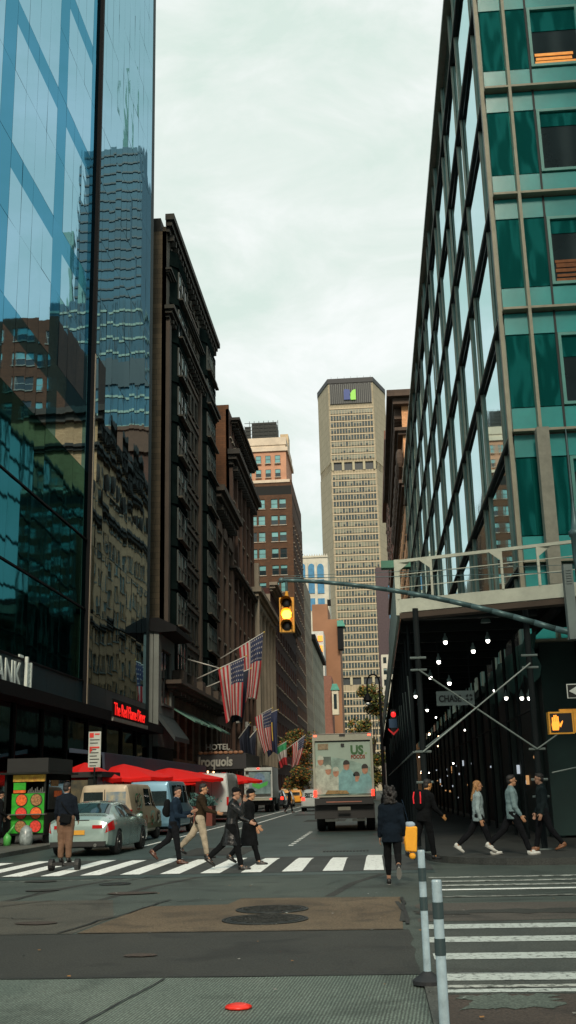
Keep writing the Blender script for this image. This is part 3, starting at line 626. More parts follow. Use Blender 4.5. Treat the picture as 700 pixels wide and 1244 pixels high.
MB().prism([(a.x - .4, a.z - 1), (c.x + .5, a.z - 1), (c.x - .4, a.z + 1.2), (a.x + .3, a.z + 1.2)], 1, 374.5, 379).build('roof', M('green_copper', (.08, .3, .23), .7), t)
settle(t, (a.x, 377, c.z))
a = atY(413, 762, 419); 
t = thing('copper_bay', 'dark bay with green copper cap at the edge of the brown slab', 'bay window')
MB().prism([(a.x - 1, a.z), (a.x + 2.2, a.z), (a.x + 1.4, a.z + 2.3), (a.x - 1, a.z + 2.3)], 1, 416, 424).build('roof', MATS['green_copper'], t)
MB().box(a.x - 1, a.x + 1.2, 417, 423, a.z - 9, a.z - .01).build('bay_wall', blackmetal, t); settle(t, (a.x, 420, a.z - 9))
# --- blue arched window building
t = thing('arched_window_building', 'cream building with tall blue arched windows far behind the signal arm', 'building')
a = atY(360, 676, 520); c = atY(398, 676, 520); cream = M('cream_stone', (.55, .52, .43), .8, scale=.2)
MB().box(a.x, c.x, 520, 545, 0, a.z).build('wall', cream, t); blu = M('blue_window', (.05, .2, .36), .15, var=.3, scale=.4, spec=.8)
for px in (364.5, 375.5, 386.5):
    p = atY(px, 730, 519.7); q = atY(px + 8.2, 730, 519.7); cx = (p.x + q.x) / 2; hw = (q.x - p.x) / 2
    for (yt, yb, ar) in ((690, 702, 1), (704, 721, 0), (727, 742, 0)):
        zt = atY(px, yt, 519.7).z; zb = atY(px, yb, 519.7).z
        pts = [(cx - hw, zb), (cx + hw, zb)] + ([(cx + hw * math.cos(i * math.pi / 8), zt + hw * 1.3 * math.sin(i * math.pi / 8)) for i in range(9)] if ar else [(cx + hw, zt), (cx - hw, zt)])
        MB().prism(pts, 1, 519.6, 519.95).build('window', blu, t)
    b = MB(); b.box(cx - hw - 1.35, cx - hw - .35, 519.2, 519.99, 0, a.z - 3.5); b.build('pier', cream, t)
b = MB()
for k in range(13): x = a.x + k * 1.25; b.prism([(x, a.z - 1), (x + 1.2, a.z - 1), (x + .6, a.z + 1.0)], 1, 519.4, 519.99)
b.build('parapet', cream, t); settle(t, (a.x + 6, 530, 0))
# ================================================================== CONCRETE OCTAGONAL TOWER
t = thing('octagonal_tower', 'huge octagonal concrete office tower with dark crown and blue and green logo', 'building')
conc = M('tower_concrete', (.41, .37, .25), .85, scale=.06, var=.12); conc2 = brick('tower_concrete_panels', (.40, .345, .24), (.36, .31, .215), (.27, .235, .165), 1.9, 4.2, vary=.12, ms=.16)
xl, xr = atY(398.5, 470, 600).x, atY(453, 470, 600).x
ZT = atY(420, 460, 600).z
lw = atY(386.5, 494, 622); rw = atY(467.5, 480, 622)
pl = [(xl, 600), (xr, 600), (rw.x, 622), (rw.x, 690), (lw.x, 690), (lw.x, 622)]
def octo(z0, z1, inset=0.):
    b = MB(); c = (sum(p[0] for p in pl) / 6, 650)
    q = [(c[0] + (x - c[0]) * (1 - inset), c[1] + (y - c[1]) * (1 - inset)) for x, y in pl]; b.prism(q, 2, z0, z1); return b
zc = ZT - 16.5; zm1, zm0 = atY(430, 561, 600).z, atY(430, 571, 600).z; zn1, zn0 = atY(430, 823, 600).z, atY(430, 832, 600).z
octo(0, zn0).build('lower_wall', conc2, t); octo(zn0, zn1, .02).build('lower_mechanical_floor', M('tower_dark', (.02, .03, .035), .5), t)
octo(zn1, zm0).build('middle_wall', conc2, t); octo(zm0, zm1, .02).build('mechanical_floor', MATS['tower_dark'], t)
octo(zm1, ZT - 3).build('upper_wall', conc2, t); octo(ZT - 2.99, ZT, -.015).build('roof_band', M('tower_crown_dark', (.02, .022, .025), .6), t)
W = xr - xl; g = MB(); nz = MB()
twn = Wins(t, [M('tower_frame', (.2, .18, .13), .8), M('tower_glass_dark', (.02, .04, .045), .15, spec=.8), M('tower_blind', (.17, .185, .135), .3, var=.45, scale=.12), conc], 95, sill=False)
z = 14.; r2 = random.Random(5); N_ = 15; cw = (W - 1.6) / N_
dark_rows = {}
frame = MB((xl, 600), 0.)
fw = MB()
while z < ZT - 21:
    if not (zn0 - 4.2 < z < zn1 + .3 or zm0 - 4.2 < z < zm1 + .3):
        kind = r2.choice((0, 0, 0, .6, 1, 1)) if z > 95 else 0
        if z < zn0: kind = 0
        for i in range(N_):
            bl = {0: r2.choice((0, 0, 0, .3)), .6: r2.choice((.5, .8, .95, 0)), 1: r2.choice((.95, .95, .8, .5))}[kind]
            twn.add((xl + .8 + i * cw + .22, 599.5, z), 0, cw - .4, 2.75, bl)
        fw.box(xl + .5, xr - .5, 599.35, 599.98, z + 2.95, z + 3.6)
    z += 4.15
for i in range(N_ + 1):
    for za_, zb_ in ((12, zn0), (zn1, zm0), (zm1, zc - 4)): fw.box(xl + .8 + i * cw - .13, xl + .8 + i * cw + .13, 599.4, 599.97, za_, zb_)
fw.build('sun_breakers', M('sun_breaker_pinkish', (.52, .43, .3), .85), t)
twn.flush()
b = MB(); b.box(xl + 1, xr - 1, 599.3, 599.95, zc, ZT - 3.4); b.build('crown_screen', MATS['tower_crown_dark'], t)
b = MB()
for i in range(22): x = xl + 1.2 + i * (W - 2.4) / 21; b.box(x - .18, x + .18, 598.9, 599.28, zc, ZT - 3.6 - (i * 7 % 5) * .2)
b.build('crown_fins', M('fin_grey', (.14, .15, .14), .6), t)
for z0, z1 in ((zn0, zn1), (zm0, zm1)):
    b = MB()
    for i in range(5): x = xl + .4 + i * (W - 2.2) / 4; b.box(x, x + 1.4, 599.2, 599.99 + 1, z0, z1)
    for k in range(9):
        for (ax, bx) in ((xl, lw.x), (xr, rw.x)):
            f_ = (k + .5) / 9; x = ax + (bx - ax) * f_; yy = 600 + 22 * f_; b.box(x - .14, x + .14, yy + .1, yy + .7, z0, z1)
    b.build('mechanical_piers', conc, t)
p = atY(418, 486, 598.8); q = atY(424.5, 473, 598.8)
MB().prism([(p.x, p.z), (q.x + .3, p.z), (q.x + .6, p.z + 3.6), (q.x, q.z - .3), (p.x + .6, q.z + .2), (p.x, q.z - 1)], 1, 598.2, 598.88).build('logo_blue', M('logo_blue', (.01, .04, .2), .5, var=0, emit=.03), t)
p = atY(425.5, 486, 598.8); q = atY(432, 473, 598.8)
MB().prism([(p.x + .4, p.z), (q.x, p.z), (q.x, q.z), (q.x - 1.8, q.z - .5), (p.x - .2, q.z - 3.2)], 1, 598.2, 598.88).build('logo_green', M('logo_green', (.25, .6, .07), .5, var=0, emit=.1), t)
b = MB(); b.box(xl + 3, xr - 2, 606, 640, ZT, ZT + 1.2)
for k in range(7): b.box(xl + 2 + k * 4, xl + 2.15 + k * 4, 602, 602.1, ZT, ZT + 2.2)
b.build('roof_rail', M('roof_dark', (.03, .035, .035), .7), t)
settle(t, ((xl + xr) / 2, 650, 0))
# --- right side far blocks
a = atY(456, 690, 430)
t, wn = simple_block('purple_brown_block', 'narrow purple brown slab building against the right edge of the tower', a.x, a.x + 12, 430, 445, a.z, M('purple_brown', (.085, .06, .065), .85), [(4.9, 6.0)], [], levels(20, 16, 4, .9, 2.2), [K['frame_dark'], blu, blu, wsill]); wn.flush(); settle(t, (a.x + 5, 437, 0))
a = atY(463, 796, 380)
t, wn = simple_block('cream_side_building', 'pale cream narrow building low behind the crook lamp', a.x, a.x + 10, 380, 395, a.z, cream, grid(10, 4, 1.2), [], levels(8, 10, 4, .9, 2.2), wd); wn.flush(); settle(t, (a.x + 5, 387, 0))
# --- dark stone building beyond the right glass tower
dst = brick('dark_brown_stone', (.11, .075, .055), (.08, .055, .042), (.04, .03, .02), 1., .45); tanb = brick('tan_brick', (.85, .44, .22), (.7, .35, .17), (.4, .2, .1), .5, .2)
t = thing('dark_corniced_building', 'dark brown stone building with heavy cornices just beyond the teal glass building', 'building')
ch = atY(490, 479, 122).z; XD = atY(489, 520, 122).x; print('XD', XD)
body(t, (XD, 170.4), QR, 48, 40, ch - 1); wn = Wins(t, [K['frame_white'], K['glass'], K['blind'], wsill])
b = MB(); facade(b, (XD, 170.4), QR, 48, 0, ch - 1, pairs(48, 10, 1.5, .4), levels(5, 11, 3.75, .8, 2.3), wn, rng, bls=(0, 0, .5, .95)); b.box(XD, 24, 121.9, 122.3, 0, ch - 1); b.build('wall', tanb, t)
b = MB()
for zz, ov, hh in ((ch - 1.6, 1.75, 1.6), (ch - 5.4, 1.0, .8), (ch - 12, .8, .8), (ch - 26, .5, .6)):
    b.box(XD - ov, XD + 8, 122 - ov, 170, zz + hh * .5, zz + hh); b.box(XD - ov * .6, XD + 8, 122 - ov * .6, 170, zz, zz + hh * .499)
for k in range(40): b.box(XD - .9, XD - .002, 122.5 + k * 1.2, 123.0 + k * 1.2, ch - 3.0, ch - 1.62)
for k in range(9): b.ell((XD - .5, 123 + k * 5.3, ch - 8), (.5, .7, 1.3), 8, 6)
b.build('cornice', dst, t); wn.flush(); settle(t, (XD + 8, 146, 0))
t = thing('red_brown_building', 'reddish brown narrow building seen past the dark corniced stone one', 'building')
h = atY(473, 502, 172).z; XE3 = atY(474, 560, 172).x; wn = Wins(t, wd)
body(t, (XE3, 230), QR, 57, 30, h - 4); b = MB(); facade(b, (XE3, 230), QR, 57.6, 0, h - 5, pairs(57, 9, 1.4, .4), levels(5, 14, 3.9, .8, 2.2), wn, rng); b.box(XE3, 30, 172, 172.4, 0, h - 5)
b.build('wall', brick('red_brown_brick', (.24, .09, .055), (.19, .07, .045), (.1, .05, .035), .5, .2), t)
b = MB(); b.box(XE3 - .8, 30, 171.2, 230, h - 5, h - 3.4); b.box(XE3 + 1, 30, 174, 230, h - 3.4, h); b.box(XE3 + .6, 30, 173.6, 230, h, h + .7); b.box(XE3 - .5, 30, 171.6, 230, h - 26, h - 25); b.build('cornice', M('cornice_redbrown', (.2, .09, .055), .8), t)
wn.flush(); settle(t, (12, 200, 0))
# brick block and glass tower behind the right-hand building (seen mirrored in the left facade)
t = thing('brick_rear_block', 'dark brown brick block behind the right glass building, seen mirrored in the left glass', 'building')
wn = Wins(t, [K['frame_white'], K['glass'], K['teal'], wsill], 30)
b = MB(); facade(b, (11.5, 131), QF, 20, 0, 66, grid(20, 6, 1.5, 1), levels(4, 17, 3.6, .8, 2.0), wn, rng); b.box(11.5, 31.5, 131.37, 150, 0, 66); b.build('wall', brick('dark_rear_brick', (.15, .055, .025), (.11, .04, .02), (.06, .03, .015), .5, .2), t)
body(t, (11.5, 131), QF, 20, 1, 65.8, d0=.3); wn.flush(); settle(t, (18, 140, 0))
t = thing('glass_skyscraper', 'blue glass skyscraper with two spires seen mirrored in the left glass facade', 'skyscraper')
tg = M('skyscraper_glass', (.04, .13, .18), .4, var=.3, scale=.05, spec=.3); tb_ = M('skyscraper_band', (.4, .46, .36), .6); 
b = MB(); b.box(26, 54, 250, 285, 0, 128); b.box(28, 45, 252, 280, 128, 176); b.build('glass_wall', tg, t)
b = MB()
for k in range(31): b.box(25.7, 54.3, 249.7, 249.98, 3.4 + k * 4.05, 4.0 + k * 4.05); b.box(25.7, 25.98, 250, 285, 3.4 + k * 4.05, 4.0 + k * 4.05)
b.build('floor_band', tb_, t)
b = MB()
for k in range(18): b.box(26 + k * 1.65, 26.15 + k * 1.65, 249.5, 249.69, 0, 128)
for k in range(16): b.box(28.1, 45, 251.7, 251.98, 130 + k * 2.9, 130.5 + k * 2.9)
b.box(25.6, 54.4, 249.4, 249.68, 104, 111); b.build('dark_band', M('skyscraper_dark', (.015, .03, .035), .4), t)
b = MB(); b.tube((31, 255, 176), (31, 255, 204), .8, .2); b.tube((34, 255, 176), (34, 255, 200), .8, .2); b.box(46, 48, 251, 253, 128, 150); b.build('spire', M('spire_grey', (.2, .35, .3), .6), t)
settle(t, (40, 265, 0))
# unseen blocks added behind the camera, mirrored in the glass and blocking sky light
t = thing('added_office_slab', 'unseen office slab with pale vertical ribs, added behind the viewpoint for reflections', 'building')
b = MB(); b.box(9, 60, -40, -22, 0, 95); b.build('wall', M('slab_dark', (.02, .045, .045), .4), t)
b = MB()
for k in range(20): b.box(9 + k * 2.6, 9.9 + k * 2.6, -21.98, -21.5, 0, 95)
b.build('ribs', M('slab_ribs', (.6, .7, .66), .7), t); settle(t, (30, -31, 0))
t = thing('added_brick_block', 'unseen brown brick block, added behind the viewpoint as occluder and reflection', 'building')
b = MB(); b.box(-60, -13, -42, -22, 0, 38); b.build('wall', tb, t); settle(t, (-36, -32, 0))
# ================================================================== RIGHT TEAL GLASS BUILDING
t = thing('teal_glass_building', 'teal glass corner building with thin metal fins above the sidewalk shed', 'building')
tealc = M('teal_spandrel', (.03, .33, .32), .25, var=.3, scale=.35, spec=.6, coat=.5, bump=.15, bscale=1.2); tealp = mirror('teal_panel', (.05, .38, .36), .05, .5, .7, zs=.35, dif=(.004, .10, .09))
paneg = mirror('pale_sky_glass', (.58, .76, .80), .03, .06, .5); khaki = M('khaki_fin', (.27, .26, .19), .55, .15, .15, 3); dkl = M('dark_ledge', (.012, .02, .02), .6)
finteal = M('fin_teal_side', (.12, .22, .19), .4, .1, .25, 2)
ledges = [8.22, 12.43, 16.62, 20.82, 24.95, 29.1, 33.25]; RT = 35.9
b = MB(); b.box(XR + .12, 45, 32.12, 118, 5.6, RT); b.build('core', M('teal_core', (.01, .05, .045), .5, var=0), t)
ys = [32.15, 34.1]; k = 0
while ys[-1] < 113: ys.append(ys[-1] + (5.2 if k % 2 == 0 else 1.9)); k += 1
ys.append(117.9); zz = [5.8] + ledges + [RT]
plist = []
for i in range(len(ys) - 1):
    for a, c in zip(zz[:-1], zz[1:]): plist.append((ys[i], ys[i + 1], a, c))
plist.sort(key=lambda p: p[0] + p[2] * .5); rest = MB(); r4 = random.Random(4)
for k, (y0, y1, a, c) in enumerate(plist):
    m = MB(); e = r4.uniform(-.004, .004) * (y1 - y0)
    m.poly([(XR + .09 - e, y0 + .05, a + .12), (XR + .09 + e, y1 - .05, a + .12), (XR + .09 + e, y1 - .05, c - .12), (XR + .09 - e, y0 + .05, c - .12)])
    if k < 95: m.build('glass_pane', paneg, t)
    else: n = len(rest.v); rest.v += m.v; rest.f += [tuple(n + i for i in f) for f in m.f]; rest.m += m.m
rest.build('glass_pane', paneg, t, kind='stuff')
for i, y in enumerate(ys):
    if y < 112 or i % 2: MB().box(XR + .01, XR + .085, y - .035, y + .035, 5.8, RT + .5 * (i % 2)).build('fin', M('fin_grey_teal', (.25, .33, .28), .5, .1), t); MB().box(XR - .01, XR + .009, y - .045, y + .045, 5.8, RT + .5 * (i % 2)).build('fin_cap', khaki, t); 
    if 0 < i < len(ys) - 1: MB().box(XR + .06, XR + .088, y + .036, y + .34, 5.8, RT).build('jamb_panel', finteal, t)
for z in ledges: MB().box(XR - .06, XR + .08, 32.0, 118, z - .08, z + .04).build('ledge', dkl, t); MB().box(XR - .08, XR - .062, 31.9, 118, z + .0, z + .06).build('ledge_trim', khaki, t)
MB().box(XR - .2, XR + .4, 32, 118, RT, RT + .25).build('parapet', khaki, t)
MB().box(XR - .14, XR - .02, 31.85, 32.1, 5.8, RT).build('corner_post', khaki, t)
# front face, 4.15 m storeys
F = 31.98
def fx(x0, x1, z0, z1, d0, d1, m, name): MB().box(x0, x1, F - d1, F - d0, z0, z1).build(name, m, t)
wframe = M('teal_window_frame', (.08, .3, .26), .4)
intr = M('warm_interior', (.25, .09, .03), .8, var=.5, scale=2)
mods = []; x = XR + .02
seq = [.82, .82, 1.85, .82, .82, 1.85, .82, .82, 1.85, .82]
for s_ in seq: mods.append((x, x + s_, s_ > 1)); x += s_
XE = x; r6 = random.Random(2)
for j, z in enumerate(zz[:-1]):
    z1 = zz[j + 1]
    for (x0, x1, isw) in mods:
        fx(x0 + .02, x1 - .02, z + .07, z + .82, -.1, .02, tealc, 'spandrel'); fx(x0 + .02, x1 - .02, z1 - .82, z1 - .1, -.1, .02, tealc, 'spandrel')
        if isw:
            w0 = thing('window', '', ''); del w0['label']; del w0['category']; w0.parent = t
            fr = MB(); za, zb = z + .86, z1 - .86
            for q in ((x0 + .04, x0 + .14, za, zb), (x1 - .14, x1 - .04, za, zb), (x0 + .14, x1 - .14, za, za + .1), (x0 + .14, x1 - .14, zb - .1, zb)): fr.box(q[0], q[1], F - .1, F + .05, q[2], q[3])
            fr.build('frame', wframe, w0); MB().box(x0 + .14, x1 - .14, F + .02, F + .06, za + .1, zb - .1).build('pane', K['glass'], w0)
            if j in (3, 5):
                li = MB(); n_ = 5 if j == 3 else 3
                for q_ in range(n_): li.box(x0 + .2 + .03 * (q_ % 2), x1 - .2 - r6.uniform(0, .25), F - .01, F + .015, za + .12 + q_ * .17, za + .12 + q_ * .17 + r6.uniform(.06, .15))
                li.build('lit_interior', intr if j == 3 else M('lit_shelf', (.9, .3, .05), .5, emit=.5, var=.5, scale=3), w0)
            MB().box(x0 + .14, x1 - .14, F - .005, F + .018, zb - .1 - .9 * (.4 + r6.random() * .6), zb - .1).build('blind', tealp, w0)
        else: fx(x0 + .03, x1 - .03, z + .86, z1 - .86, -.1, 0, tealp, 'glass_panel')
    MB().box(XR, XE, F - .32, F + .02, z - .05, z + .03).build('front_ledge', khaki, t)
fins = [XR + .84, XR + .84 + 3.5, XR + .84 + 7.0]; jo = [XR + 1.66, XR + 1.66 + 3.49]
for x in fins: MB().box(x - .05, x + .05, F - .36, F + .02, 5.8, RT).build('front_fin', khaki, t)
for x in (XR + 1.66, XR + 3.51, XR + 5.15, XR + 7.0): MB().box(x - .035, x + .035, F - .06, F + .03, 5.8, RT).build('front_joint', dkl, t)
p = atY(651, 520, 31.3); q = atY(666, 690, 31.3); MB().box(p.x, p.x + .38, 31.2, 31.6, q.z - .5, p.z).build('hoist_tie', M('hoist_grey', (.24, .24, .19), .7, scale=4), t)
# ground floor under the shed
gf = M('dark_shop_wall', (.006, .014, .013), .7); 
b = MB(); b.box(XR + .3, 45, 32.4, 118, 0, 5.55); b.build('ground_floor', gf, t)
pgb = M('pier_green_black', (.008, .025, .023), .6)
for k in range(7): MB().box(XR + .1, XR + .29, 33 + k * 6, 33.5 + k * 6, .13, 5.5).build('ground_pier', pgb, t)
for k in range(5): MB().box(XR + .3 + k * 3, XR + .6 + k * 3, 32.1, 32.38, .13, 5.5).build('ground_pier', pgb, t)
litm = M('dim_shop_light', (1, .5, .2), .5, var=.6, scale=3, emit=.5); litw = M('dim_shop_light_white', (.8, .9, 1), .5, var=.5, scale=3, emit=.5); r7 = random.Random(9)
for k in range(26):
    y = r7.uniform(34, 90); z = r7.uniform(.9, 2.9); hgt = r7.choice((.08, .12, .3)); MB().box(XR + .2, XR + .28, y, y + r7.uniform(.05, .3), z, z + hgt).build('shop_window_light', litm if k % 3 == 0 else litw, t)
settle(t, (XR + 10, 40, 0))
# ================================================================== SIDEWALK SHED
t = thing('sidewalk_shed', 'dark steel sidewalk shed with pale railed parapet over the corner sidewalk', 'scaffold shed')
shw = M('shed_pale_paint', (.42, .45, .37), .6, scale=2, bump=.2); shd = M('shed_dark_steel', (.005, .009, .01), .7, 0., spec=.2); und = M('shed_underside', (.004, .006, .006), .9, spec=.1); pipe = M('galvanised_pipe', (.15, .19, .18), .5, .3); ply = M('shed_plywood', (.05, .035, .024), .8)
SX = .80
def zfront(x): return 6.05 - .01 * (x - SX)
b = MB(); b.box(SX + .1, XR - .32, 27.3, 118, 6.12, 6.2); b.box(XR - .3, 40, 26.6, 31.5, 6.12, 6.2); b.build('deck', und, t)
for k in range(40): MB().box(SX + .1, XR - .4, 27.6 + k * 2.25, 27.72 + k * 2.25, 5.9, 6.118).build('joist', shd, t)
for k in range(12): MB().box(XR + k * 2.2, XR + .12 + k * 2.2, 27, 31.4, 5.9, 6.118).build('joist', shd, t)
# front parapet (slightly skewed to the avenue) and side parapet along the street
fp = [(SX, 27.0), (5.1, 24.85 + .6), (16, 22.6 + .6)]
def strip(p0, p1, z0, z1, th, name, mat):
    d = Vector((p1[0] - p0[0], p1[1] - p0[1])).normalized(); n = Vector((-d.y, d.x)) * th
    return MB().prism([(p0[0], p0[1]), (p1[0], p1[1]), (p1[0] + n.x, p1[1] + n.y), (p0[0] + n.x, p0[1] + n.y)], 2, z0, z1).build(name, mat, t)
for a, c in ((fp[0], fp[1]), (fp[1], fp[2])):
    strip(a, c, 6.02, 6.36, .1, 'front_beam', shw); strip(a, c, 7.33, 7.41, .08, 'top_rail', shw); strip(a, c, 5.86, 6.0, .4, 'underside_plank', ply); strip(a, c, 6.66, 6.68, .02, 'mid_wire', shw); strip(a, c, 7.0, 7.02, .02, 'mid_wire', shw)
def lerp(a, c, f): return (a[0] + (c[0] - a[0]) * f, a[1] + (c[1] - a[1]) * f)
for k in range(16):
    f = k / 5.0; pt = lerp(fp[0], fp[1], f) if f <= 1 else lerp(fp[1], fp[2], (f - 1) / 2.4)
    if k in (1, 3, 4, 6, 7, 9, 11, 13) or k == 0:
        MB().box(pt[0] - .03, pt[0] + .03, pt[1] - .02, pt[1] + .05, 6.36, 7.33).build('rail_post', shw, t)
        d = .32 if k % 2 == 0 else -.32
        MB().prism([(pt[0], 7.08), (pt[0] + d, 7.33), (pt[0], 7.33)], 1, pt[1] - .015, pt[1] + .015).build('gusset', shw, t)
for k in range(6):
    y = 27.05 + k * 15
    MB().box(SX - .04, SX + .03, y, y + 14.9, 6.0, 7.4 if k == 0 else 7.0).build('side_panel', M('shed_side_panel', (.3, .37, .33), .6, scale=1.5), t)
MB().box(SX - .08, SX + .06, 27.0, 27.12, 5.95, 7.42).build('corner_post', shw, t)
q = atY(482, 662, 28); MB().box(SX - .4, SX + .4, 28.0, 28.3, 7.42, 7.62).build('green_cap', M('green_box', (.03, .16, .1), .5), t)
# legs
legs = [(1.18, 26.35), (3.95, 26.6), (6.9, 26.2), (9.8, 25.7)]
for x, y in legs:
    MB().tube((x, y, .13), (x, y, 6.0), .075, .075, 10).build('leg', shd, t)
    MB().box(x - .17, x + .17, y - .17, y + .17, .13, .16).build('base_plate', pipe, t)
    for z in (1.35, 1.75, 2.47, 4.45, 4.75): MB().tube((x - .2, y - .06, z), (x + .2, y - .06, z), .03, .03, 6).build('leg_clamp', pipe, t)
(xa, ya), (xb, yb) = legs[0], legs[1]
MB().tube((xa, ya - .1, 4.45), (xb, yb - .1, 2.47), .022).build('brace', pipe, t); MB().tube((xa, ya - .14, 2.47), (xb, yb - .14, 4.55), .022).build('brace', pipe, t)
MB().tube((xa + .1, ya + 1, 2.6), (xa + 1.5, ya + 2.6, 3.6), .018).build('brace', pipe, t); MB().tube((xb, yb - .1, 2.47), (legs[2][0], legs[2][1] - .1, 4.4), .02).build('brace', pipe, t); MB().tube((xb+.3, yb - .14, 1.9), (legs[2][0], legs[2][1] - .1, 2.4), .02).build('brace', pipe, t)
r8 = random.Random(12)
for k in range(22):
    y = 29.2 + k * 2.7 + (k > 8) * (k - 8) * 1.2
    MB().tube((SX + .28, y, .13), (SX + .28, y, 6.0), .05, .05, 8).build('leg', shd, t)
    if k < 14:
        MB().tube((SX + .2, y, 4.6 - (k % 2) * .2), (SX + .34, y + 1.2, 1.6), .018, .018, 6).build('diagonal_pipe', pipe, t)
    MB().tube((XR - .5, y, .13), (XR - .5, y, 6.0), .05, .05, 8).build('inner_leg', shd, t)
MB().tube((SX + .25, 29, 2.55), (SX + .25, 85, 2.55), .03).build('side_ledger', pipe, t)
MB().tube((XR - .5, 28.5, 3.6), (XR - .5, 85, 3.6), .03).build('side_ledger', shd, t)
MB().box(XR + .25, 20, 31.9, 31.96, .2, 5.8).build('back_hoarding', M('hoarding_green_black', (.006, .03, .027), .7, var=.3, scale=.6), t)
for x in (XR + 1.3, XR + 3.0, XR + 4.6): MB().box(x, x + .06, 31.8, 31.898, .2, 5.8).build('hoarding_batten', shd, t)
settle(t, (SX, 27, 0))
# netting drape
b = MB(); n = 26
rs = []
for i in range(n + 1):
    y = 29.5 + i * .5; rs.append([(XR - .15 + .08 * math.sin(i * 1.3), y, 5.85 - .0 * i), (XR - .3 + .1 * math.sin(i * 1.1), y, 5.3 - .12 * math.sin(i * 1.7)), (XR - .2 + .12 * math.sin(i * .9 + 1), y, 4.8 - .35 * abs(math.sin(i * .8)))])
b.rings(rs, cap=False, closed=False); tag(b.build('netting', M('teal_netting', (.02, .09, .08), .8), None, True), 'teal scalloped netting hanging under the shed along the glass building', 'netting')
# bulbs
blb = M('lit_bulb', (1, .95, .85), .4, var=0, emit=8); hood = M('bulb_hood', (.1, .16, .16), .6)
def bulb(p, s=1., cg=True):
    t = thing('hanging_lamp', 'small lit white bulb in a metal cage hanging under the dark sidewalk shed', 'lamp', 'lit bulbs under the sidewalk shed')
    MB().ell((0, 0, -.12), (.055, .055, .075), 10, 6).build('bulb', blb, t, True); MB().lathe((0, 0, 0), [(.065, -.1), (.07, -.02), (.03, .05), (.02, .12)], 10).build('hood', hood, t)
    MB().tube((0, 0, .1), (0, 0, max(.3, 5.88 - p[2])), .006, n=4).build('cord', shd, t); place(t, p); return t
for (px, py, Y) in ((592, 767, 29), (541, 777, 29), (575, 790, 30), (533, 803, 31), (523, 822, 34), (546, 829, 32), (534, 852, 40), (513, 884, 48), (505, 845, 37), (509, 857, 42), (615, 847, 33), (634, 847, 31), (643, 847, 30), (519, 862, 45), (601, 838, 38), (691, 752, 27)):
    p = atY(px, py, Y); 
    if p.x < XR - .1 or Y < 32: bulb((p.x, p.y, min(p.z + .1, 5.6)))
glm = thing('unlit_lamp', 'unlit bell shaped lamp under the front edge of the shed', 'lamp')
p = atY(590, 752, 28); MB().lathe((0, 0, 0), [(.14, -.1), (.12, -.02), (.04, .06), (.03, .2)], 12).build('shade', hood, glm); MB().tube((0, 0, .2), (0, 0, .5), .01).build('stem', shd, glm); place(glm, (p.x, p.y, p.z))
# small far lamps of the lobby and street seen through the shed: tiny lit shop lamps
r9 = random.Random(31)
for k in range(26):
    y = r9.uniform(36, 95); x = r9.uniform(1.6, 4.2); z = r9.uniform(2.2, 5.2)
    o = MB().ell((0, 0, 0), (.035, .035, .05), 6, 4).build('string_light', blb if k % 3 else M('lit_bulb_warm', (1, .6, .35), .5, var=0, emit=7)); o.location = (x, y, z); tag(o, 'tiny point of light deep inside the dark sidewalk shed', 'string light', 'tiny lights deep inside the shed')
# hanging bank branch sign
t = thing('hanging_sign', 'grey CHASE sign with octagon emblem hanging in the dark shed', 'sign')
a = atY(530, 840, 31); c = atY(577, 856, 31)
MB().box(a.x, c.x, 31, 31.12, c.z, a.z).build('board', M('sign_grey', (.14, .18, .165), .5, emit=.12, var=.1), t)
kk = M('sign_letters_dark', (.01, .015, .015), .5)
text('CHASE', .27, .01, kk, t, (a.x + .06, 30.98, c.z + .1), FACE_W, 'letters', bold=.008, sx=.78)
e = MB(); cx, cz, r0, r1 = c.x - .15, (a.z + c.z) / 2, .06, .115
for k in range(4):
    a0 = k * math.pi / 2 + .39; p = [(cx + r1 * math.cos(a0), cz + r1 * math.sin(a0)), (cx + r1 * math.cos(a0 + .78), cz + r1 * math.sin(a0 + .78)), (cx + r0 * math.cos(a0 + 1.2), cz + r0 * math.sin(a0 + 1.2)), (cx + r0 * math.cos(a0), cz + r0 * math.sin(a0))]; e.prism(p, 1, 30.96, 30.995)
e.build('emblem', kk, t)
b = MB(); b.tube((a.x + .1, 31.06, a.z), (a.x + .1, 31.06, 5.9), .012); b.tube((c.x - .1, 31.06, a.z), (c.x - .1, 31.06, 5.9), .012); b.build('hanger', shd, t); settle(t, (a.x, 31, c.z))
# ================================================================== SIGNAL MAST
gm = M('signal_steel', (.07, .125, .13), .45, .5, .2, 4); yel = M('signal_yellow', (.62, .29, .02), .45, var=.15, scale=4); blk = M('lens_black', (.008, .008, .008), .3, var=0)
t = thing('signal_mast', 'grey steel signal pole at the right corner with long curved arm', 'signal pole')
PX = 4.86
MB().lathe((PX, 24, .13), [(.2, 0), (.2, .5), (.12, .7), (.1, 6.4), (.12, 6.5), (.12, 7.0), (.16, 7.05), (.16, 7.15), (.09, 7.2), (.06, 7.5), (.02, 7.9), (.012, 9.6), (.005, 9.7)], 16).build('pole', gm, t, True)
pts = []
for i in range(15):
    f = i / 14; px = 700 - 358 * f; py = 772 - 67 * (1 - (1 - f) ** 1.75) ; pts.append(tuple(atY(px, py, 24)))
pts[0] = (PX, 24, 4.85)
MB().path(pts, [.075 - .03 * i / 14 for i in range(15)], 10).build('arm', gm, t, True)
tip = pts[-1]; MB().ell(tip, (.07, .07, .07), 10, 6).build('arm_cap', gm, t, True)
wpts = [(x, y, z + .27 - .27 * (i / 14) ** 2 + .02) for i, (x, y, z) in enumerate(pts)]
b = MB(); b.path([tuple(atY(345 + i * 25, 702 - .1 * i - .03 * i * i, 24)) for i in range(15)], .009, 5); b.path([tuple(atY(345 + i * 25, 700 - 1.0 * i, 24.2)) for i in range(15)], .006, 5); b.build('guy_wire', gm, t)
